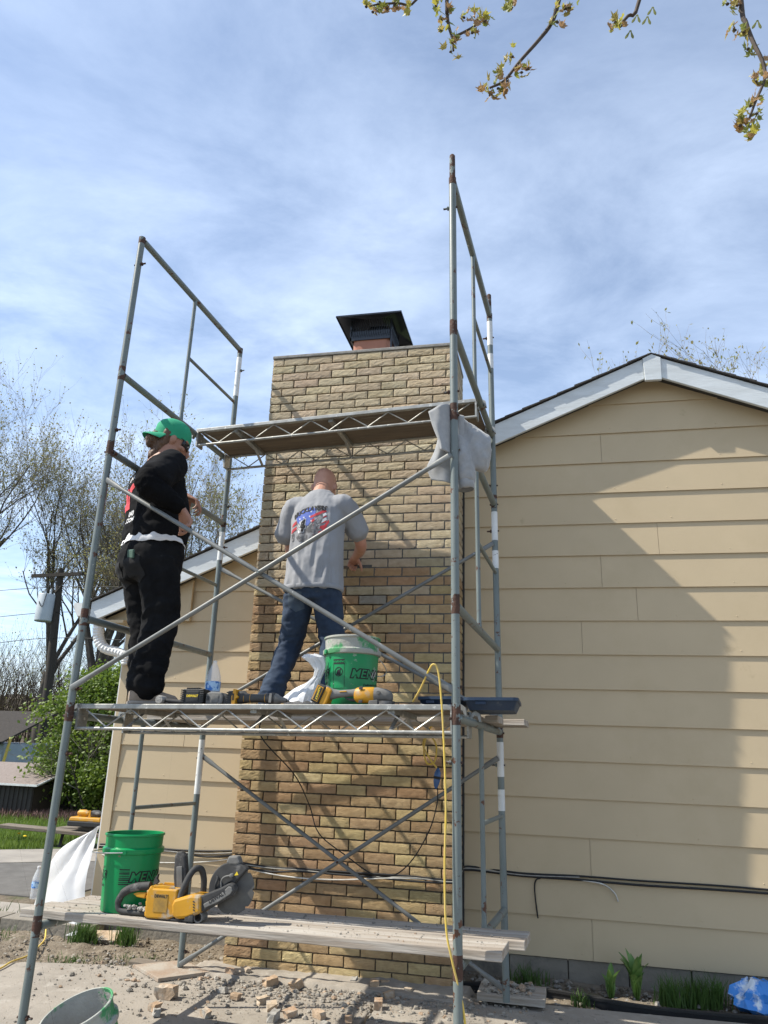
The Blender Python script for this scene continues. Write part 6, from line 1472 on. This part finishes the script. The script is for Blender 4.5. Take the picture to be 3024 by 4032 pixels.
# ---------------------------------------------------------------- utility pole
MAT['pole'] = M('weathered_pole', (0.05, 0.042, 0.035), (0.03, 0.026, 0.022), scale=9, rough=.95, stretch=(4, 4, .4), bump=.6, bscale=20)
MAT['transformer'] = M('grey_transformer', (0.40, 0.44, 0.47), (0.34, 0.38, 0.41), scale=4, rough=.5)
up = thing('utility_pole', 'weathered wooden utility pole with crossarm and grey transformer', 'utility pole', (-15.85, 22, -.1))
ob('pole', MB().tube([(0, 0, -.1), (-.22, 0, 4), (-.45, 0, 7.75)], [.19, .16, .12], 12), MAT['pole'], up, smooth=50)
ob('crossarm', MB().box((-.46, -.16, 7.47), (2.25, .10, .13), rotm(0, -1.5, 0)), MAT['pole'], up)
for s in (-1, 1): ob('arm_brace', MB().tube([(-.46+s*.62, -.2, 7.42), (-.43, -.14, 6.75)], .022, 6), MAT['pole'], up)
for x in (-1.5, -1.1, .1, .55): ob('insulator', MB().lathe([(.001, 0), (.05, .01), (.03, .05), (.055, .07), (.03, .12), (.001, .13)], n=10, c=(x, -.16, 7.53)), MAT['transformer'], up)
tr_ = ob('transformer', MB().lathe([(.001, 0), (.30, 0), (.33, .03), (.33, 1.02), (.30, 1.06), (.001, 1.08)], n=24, c=(-.72, -.20, 5.62)), MAT['transformer'], up, smooth=40)
for x in (-.86, -.58): ob('bushing', MB().lathe([(.001, 0), (.05, .0), (.035, .1), (.045, .12), (.03, .22), (.001, .24)], n=10, c=(x, -.2, 6.68)), MAT['transformer'], tr_)
ob('jumper_wire', MB().tube(spline([(-.86, -.2, 6.9), (-.95, -.3, 6.6), (-.75, -.56, 6.3), (-.6, -.55, 6.15), (-.55, -.52, 6.5), (-.6, -.3, 7.3)], 5), .014, 5), MAT['cord_black'], tr_)
for i, (z0, z1, lab) in enumerate(((5.9, 6.6, 'thin power line running past the transformer'), (4.9, 5.2, 'thin telephone line strung below the transformer'), (6.9, 8.2, 'thin power line running up from the crossarm'))):
    wire('power_line', lab, [(-34, 25, z1), (-24, 23.5, (z0+z1)/2-.5), (-16.2, 21.9, z0), (-9, 20.5, z0-.3), (0, 19, z0+.2)], .012, 'cord_black', 'power line')

# ================================================================== TREES
MAT['twig_bark'] = M('pale_twig_bark', (0.20, 0.175, 0.145), (0.15, 0.128, 0.105), scale=3, rough=.9)
MAT['bark'] = M('grey_brown_bark', (0.105, 0.087, 0.07), (0.06, 0.05, 0.041), scale=6, rough=.95, bump=.7, bscale=14, stretch=(1, 1, .3))
MAT['bud'] = M('spring_leaf', (0.23, 0.25, 0.075), (0.27, 0.23, 0.11), scale=.7, rough=.6, transl=.4)
MAT['bushleaf'] = M('bush_leaf', (0.095, 0.155, 0.02), (0.15, 0.215, 0.03), scale=1.2, rough=.55, transl=.4)
MAT['deadbrush'] = M('brown_brush', (0.10, 0.078, 0.055), (0.065, 0.052, 0.04), scale=1, rough=.95)
class Tree:
    def __init__(s, seed): s.g = random.Random(seed); s.big = MB(); s.tw = ([], []); s.lv = ([], []); s.tips = []
    def seg(s, pts, r0, r1, n):
        V, F = s.tw; b = len(V); m_ = len(pts)
        for i, p in enumerate(pts):
            t = (pts[min(i+1, m_-1)]-pts[max(i-1, 0)]).normalized(); u = t.orthogonal().normalized(); w = t.cross(u); r_ = r0+(r1-r0)*i/(m_-1)
            for k in range(n): a = 2*math.pi*k/n; V.append(tuple(p+(u*math.cos(a)+w*math.sin(a))*r_))
        for i in range(m_-1):
            for k in range(n): F.append((b+i*n+k, b+i*n+(k+1) % n, b+(i+1)*n+(k+1) % n, b+(i+1)*n+k))
    def leaf(s, p, size):
        g = s.g; V, F = s.lv; a = Vector((g.gauss(0, 1), g.gauss(0, 1), g.gauss(0, 1))).normalized(); b = a.orthogonal().normalized(); i = len(V)
        V += [tuple(p), tuple(p+a*size*.6+b*size*.4), tuple(p+a*size*1.2), tuple(p+a*size*.6-b*size*.4)]; F.append((i, i+1, i+2, i+3))
    def grow(s, p, d_, L_, r, lv, maxlv, up=.25, leafsize=.06, leafn=2, kids=(5, 7), spread=.75):
        g = s.g; n = 5 if lv < 2 else 3; pts = [p]; cur = p; dd = d_.copy()
        for i in range(n):
            dd = (dd + Vector((g.gauss(0, .12), g.gauss(0, .12), g.gauss(0, .08)+up*.12))).normalized(); cur = cur+dd*L_/n; pts.append(cur)
        r1 = r*.5 if lv < maxlv else r*.35
        if lv < 2: s.big.tube(pts, [r+(r1-r)*i/n for i in range(n+1)], 7 if lv == 0 else 6)
        else: s.seg(pts, r, r1, 3)
        if lv >= maxlv:
            for _ in range(leafn):
                s.leaf(pts[g.randint(1, n)] + Vector((g.gauss(0, .02), g.gauss(0, .02), g.gauss(0, .02))), leafsize*g.uniform(.5, 1.2))
            return
        k = g.randint(*kids)
        for j in range(k):
            t = g.uniform(.28, 1.0) if lv else g.uniform(.38, 1.0); i = min(n-1, int(t*n)); q_ = pts[i].lerp(pts[i+1], t*n-i)
            ax = (pts[i+1]-pts[i]).normalized(); o1 = ax.orthogonal().normalized(); a = g.uniform(0, 6.283); side = o1*math.cos(a)+ax.cross(o1)*math.sin(a)
            nd_ = (ax*(1-spread*.55) + side*spread*g.uniform(.55, 1) + Vector((0, 0, up))).normalized()
            s.grow(q_, nd_, L_*g.uniform(.48, .72), max(.0045, (r+(r1-r)*t)*.5), lv+1, maxlv, up, leafsize, leafn, kids, spread)
    def build(s, name, label, base, group=None, cat='tree', leafmat='bud', bark='bark', leafname='foliage'):
        t = thing(name, label, cat, base, group); ob('trunk', s.big, MAT[bark], t, smooth=50)
        for nm, (V, F), m_ in (('twigs', s.tw, 'twig_bark'), (leafname, s.lv, leafmat)):
            if not F: continue
            me = bpy.data.meshes.new(nm); me.from_pydata(V, [], F); me.update(); o = ob(nm, me, MAT[m_], t); o['kind'] = 'stuff'
        return t
def big_tree(seed, label, base, H, lean=(0, 0), r=.35, forks=4, maxlv=4, kids=(5, 6), leafn=2, leafsize=.085, up=.45, low=.3):
    T_ = Tree(seed); g = T_.g; d_ = Vector((lean[0], lean[1], 1)).normalized()
    hb = H*low; pts = [Vector((0, 0, -.3)), d_*hb*.5, d_*hb]; T_.big.tube(pts, [r*1.25, r, r*.85], 10)
    for k in range(forks):
        a = 2*math.pi*k/forks + g.uniform(-.4, .4); sp = g.uniform(.25, .55)
        T_.grow(d_*hb*g.uniform(.72, 1), (d_ + Vector((math.cos(a)*sp, math.sin(a)*sp, .2))).normalized(), H*(1-low)*g.uniform(.52, .66), r*.38, 0, maxlv, up, leafsize, leafn, kids)
    return T_.build('spring_tree', label, base, 'bare spring trees behind the lawn')
big_tree(3, 'thick-trunked spring tree right behind the utility pole', (-16.3, 25.5, -.1), 13.2, (-.03, 0), .50, 5)
big_tree(8, 'tall bare spring tree leaning in from beyond the shed', (-25.5, 25, -.1), 16.5, (.16, 0), .42, 5)
big_tree(15, 'slender spring tree left of the utility pole', (-19.8, 27, -.1), 13.8, (.02, 0), .30, 4)
big_tree(21, 'spring tree standing just left of the roof eave', (-13.4, 26, -.1), 14.0, (-.03, 0), .32, 4)
big_tree(33, 'small spring tree showing above the left roof slope', (-9.6, 26, -.1), 10.6, (0, 0), .24, 4, 4, (4, 5))
big_tree(41, 'leafing tree top showing above the right roof slope', (7.5, 15, -.1), 9.9, (.0, 0), .22, 5, 4, (5, 6), leafn=3, leafsize=.08)
# undergrowth behind the trees: one brown mass of brush
T_ = Tree(77)
for _ in range(520):
    x = T_.g.uniform(-42, -6); y = T_.g.uniform(28, 36); T_.grow(Vector((x, y, 0)), Vector((T_.g.gauss(0, .2), T_.g.gauss(0, .2), 1)).normalized(), T_.g.uniform(2.0, 4.5), .05, 2, 4, .35, .07, 1, (4, 6), .7)
V, F = T_.tw; me = bpy.data.meshes.new('brushwood'); me.from_pydata(V, [], F); me.update(); o = tag(ob('brushwood', me, MAT['deadbrush'], None), 'brown thicket of bare brush far behind the trees', 'thicket', None, 'stuff')
V, F = T_.lv; me = bpy.data.meshes.new('thicket_leaves'); me.from_pydata(V, [], F); me.update(); o = tag(ob('thicket_leaves', me, MAT['bud'], None), 'sparse green leaves in the far brown thicket', 'thicket', None, 'stuff')
# wooded rise closing the view
mb = MB(); rings = []
for j, (y, z) in enumerate(((37, -.2), (40, 2.2), (46, 3.4), (60, 3.0), (90, -.5))): rings.append([Vector((-80+4*i, y, z*(.8+.25*math.sin(i*.7)+.15*math.sin(i*1.9)) if z > 0 else z)) for i in range(36)])
mb.loft(rings, cap=False, closed=False); o = ob('wooded_hill', mb, MAT['deadbrush'], None, smooth=60); o['kind'] = 'structure'
# bright green bush at the house corner, dark one behind it
def bush(label, base, sx_, sy_, sz_, n, seed, leaf=.055):
    T_ = Tree(seed); g = T_.g
    for _ in range(26):
        a = g.uniform(0, 6.283); T_.grow(Vector((g.gauss(0, sx_*.25), g.gauss(0, sy_*.25), 0)), Vector((math.cos(a)*.45, math.sin(a)*.45, 1)).normalized(), sz_*g.uniform(.35, .6), .022, 1, 3, .2, leaf, 3, (4, 6), .8)
    cl = [Vector((g.gauss(0, sx_*.42), g.gauss(0, sy_*.42), sz_*(.12+.80*g.random()**.8))) for _ in range(170)]
    for c in cl:
        k_ = 1.0 - .45*(c.z/sz_); c.x *= k_; c.y *= k_
        for _ in range(n//170): T_.leaf(c + Vector((g.gauss(0, .16), g.gauss(0, .16), g.gauss(0, .14))), leaf*g.uniform(.6, 1.3))
    return T_.build('green_bush', label, base, 'green bushes by the house corner', 'bush', 'bushleaf')
bush('bright green leafing bush behind the tool case by the house corner', (-5.95, 10.4, -.06), 1.9, 1.1, 2.9, 42000, 5, .062)
bush('second green bush filling the gap beside the dark shed', (-7.2, 12.0, -.06), 1.4, 1.0, 2.2, 18000, 6)
MAT['hedge_dark'] = M('dark_fence_boards', (0.028, 0.024, 0.02), (0.045, 0.038, 0.03), scale=5, rough=.95)
fn_ = thing('board_fence', 'dark weathered board fence behind the green bushes', 'fence', (-9.2, 13.2, -.06))
for i in range(48): ob('board', MB().box((i*.145, rng.uniform(-.01, .01), .62+rng.uniform(-.02, .02)), (.135, .022, 1.25)), MAT['hedge_dark'], fn_)

# ---------------------------------------------------------------- overhanging maple
MAT['maple_bark'] = M('maple_twig_bark', (0.055, 0.042, 0.034), (0.085, 0.068, 0.055), scale=30, rough=.9)
MAT['maple_leaf'] = M('young_maple_leaf', (1, 1, 1), (0.8, 0.75, 0.7), scale=30, rough=.5, objcolor=True, transl=.45)
mp_t = thing('maple_tree', 'maple tree whose leafing twigs hang in from above', 'tree', (6.4, -5.2, -.06))
off_ = Vector((6.4, -5.2, -.06))
ob('trunk', MB().tube([Vector(p)-off_ for p in ((6.4, -5.2, -.1), (6.35, -5.15, 2.5), (6.2, -5.0, 4.4), (5.6, -4.0, 5.7), (4.6, -2.2, 6.3))], [.26, .2, .17, .10, .06], 12), MAT['maple_bark'], mp_t, smooth=50)
ob('limb', MB().tube([Vector(p)-off_ for p in ((5.6, -4.0, 5.7), (4.2, -1.6, 5.75), (3.2, -1.05, 5.60), (2.4, -1.0, 5.50), (1.8, -1.0, 5.42))], [.07, .045, .032, .024, .012], 10), MAT['maple_bark'], mp_t, smooth=50)
def ml():
    pts = []
    for k, (a, r_) in enumerate(((0, .25), (12, .45), (28, .40), (40, .82), (55, .50), (66, .58), (80, .50), (90, 1.0), (100, .50), (114, .58), (125, .50), (140, .82), (152, .40), (168, .45), (180, .25), (230, .12), (310, .12))): pts.append(Vector((r_*math.cos(R(a)), r_*math.sin(R(a)), .06*math.sin(k*1.7)-.12*r_*r_)))
    me = bpy.data.meshes.new('leaf'); me.from_pydata([(0, .12, .03)] + [tuple(p) for p in pts], [], [(0, i+1, (i+1) % len(pts)+1) for i in range(len(pts))]); me.materials.append(MAT['maple_leaf']); me.update(); return me
LEAF = ml()
def sam():
    mb = MB(); mb.loft([ell((0, 0, -z), (w, 0, 0), (0, .1*w, 0), 8) for z, w in ((0, .04), (.12, .09), (.25, .05), (.5, .09), (.85, .14), (1.05, .09), (1.15, .02))]); me = mb.mesh('samara'); me.materials.append(MAT['maple_leaf']); return me
SAM = sam()
BR = dict(b1=[(2.10, 5.40), (2.007, 4.979), (1.901, 4.977), (1.821, 4.987), (1.767, 4.985)], b2=[(2.2, 5.45), (2.156, 4.978), (2.157, 4.827), (2.177, 4.723), (2.184, 4.641)], b2b=[(2.177, 4.723), (2.252, 4.756), (2.321, 4.794)], b3=[(2.5, 5.45), (2.452, 5.0), (2.455, 4.87)],
          b4=[(2.85, 5.55), (2.683, 4.855), (2.642, 4.719), (2.58, 4.621), (2.493, 4.498), (2.42, 4.382), (2.354, 4.349)], b5=[(3.2, 5.6), (3.035, 4.773), (2.978, 4.683), (2.932, 4.627)], b6=[(3.5, 5.62), (3.453, 4.675), (3.454, 4.524), (3.466, 4.388), (3.487, 4.276), (3.488, 4.184), (3.444, 4.081), (3.414, 4.004)])
for k, pts in BR.items():
    P_ = spline([(x, -1.0+.02*math.sin(7*z), z) for x, z in pts], 4); n_ = len(P_); tk = .5 if k in ('b2b', 'b1') else 1
    ob('twig', MB().tube([p-off_ for p in P_], [.0085*tk+.003-(.0065*tk)*i/n_ for i in range(n_)], 6), MAT['maple_bark'], mp_t, smooth=60)
CL = [(1.753, 4.994), (1.789, 4.951), (1.849, 4.955), (1.895, 4.97), (1.955, 4.922), (1.807, 5.008), (2.184, 4.617), (2.19, 4.672), (2.202, 4.71), (2.111, 4.921), (2.119, 4.827), (2.151, 4.861), (2.126, 4.759), (2.321, 4.815), (2.339, 4.77), (2.302, 4.786), (2.277, 4.71), (2.246, 4.815), (2.452, 4.86), (2.463, 4.824), (2.336, 4.367), (2.36, 4.325), (2.396, 4.356), (2.425, 4.335), (2.42, 4.39), (2.516, 4.444), (2.498, 4.428), (2.458, 4.529), (2.397, 4.452), (2.697, 4.763), (2.659, 4.691), (2.721, 4.765), (2.924, 4.633), (2.94, 4.606), (3.426, 4.62), (3.395, 4.635), (3.402, 4.483), (3.437, 4.465), (3.454, 4.369), (3.494, 4.267), (3.494, 4.169), (3.456, 4.19), (3.381, 4.01), (3.388, 3.975), (3.408, 3.922), (3.448, 4.026), (3.433, 4.069)]
g = random.Random(4); LC = [(.46, .44, .08), (.28, .31, .06), (.40, .33, .09), (.38, .24, .10), (.24, .28, .07), (.42, .27, .14), (.45, .42, .09)]
for (x, z) in CL:
    for _ in range(6 if z > 4.5 else 7):
        o = bpy.data.objects.new('leaf', LEAF); col.objects.link(o); o.parent = mp_t; s_ = g.uniform(.026, .050); o.color = (*g.choice(LC), 1)
        o.matrix_local = Matrix.Translation(Vector((x+g.gauss(0, .014), -1.0+g.gauss(0, .016), z+g.gauss(0, .014)))-off_) @ rotm(g.uniform(50, 150), g.uniform(-50, 50), g.uniform(0, 360)).to_4x4() @ Matrix.Scale(s_, 4)
    o = ob('bud_cluster', rock(MB(), (x-off_.x+g.gauss(0, .006), -1.0-off_.y, z-off_.z), .008, int(x*1000)), MAT['maple_bark'], mp_t)
for (x, z) in ((3.084, 4.690), (3.058, 4.640), (2.981, 4.575), (3.015, 4.66), (3.5, 4.52), (3.439, 4.00)):
    for a in (-9, 30):
        o = bpy.data.objects.new('samara', SAM); col.objects.link(o); o.parent = mp_t; o.color = (.33, .36, .12, 1)
        o.matrix_local = Matrix.Translation(Vector((x, -1.0, z))-off_) @ rotm(0, a, 0).to_4x4() @ Matrix.Scale(.045, 4)
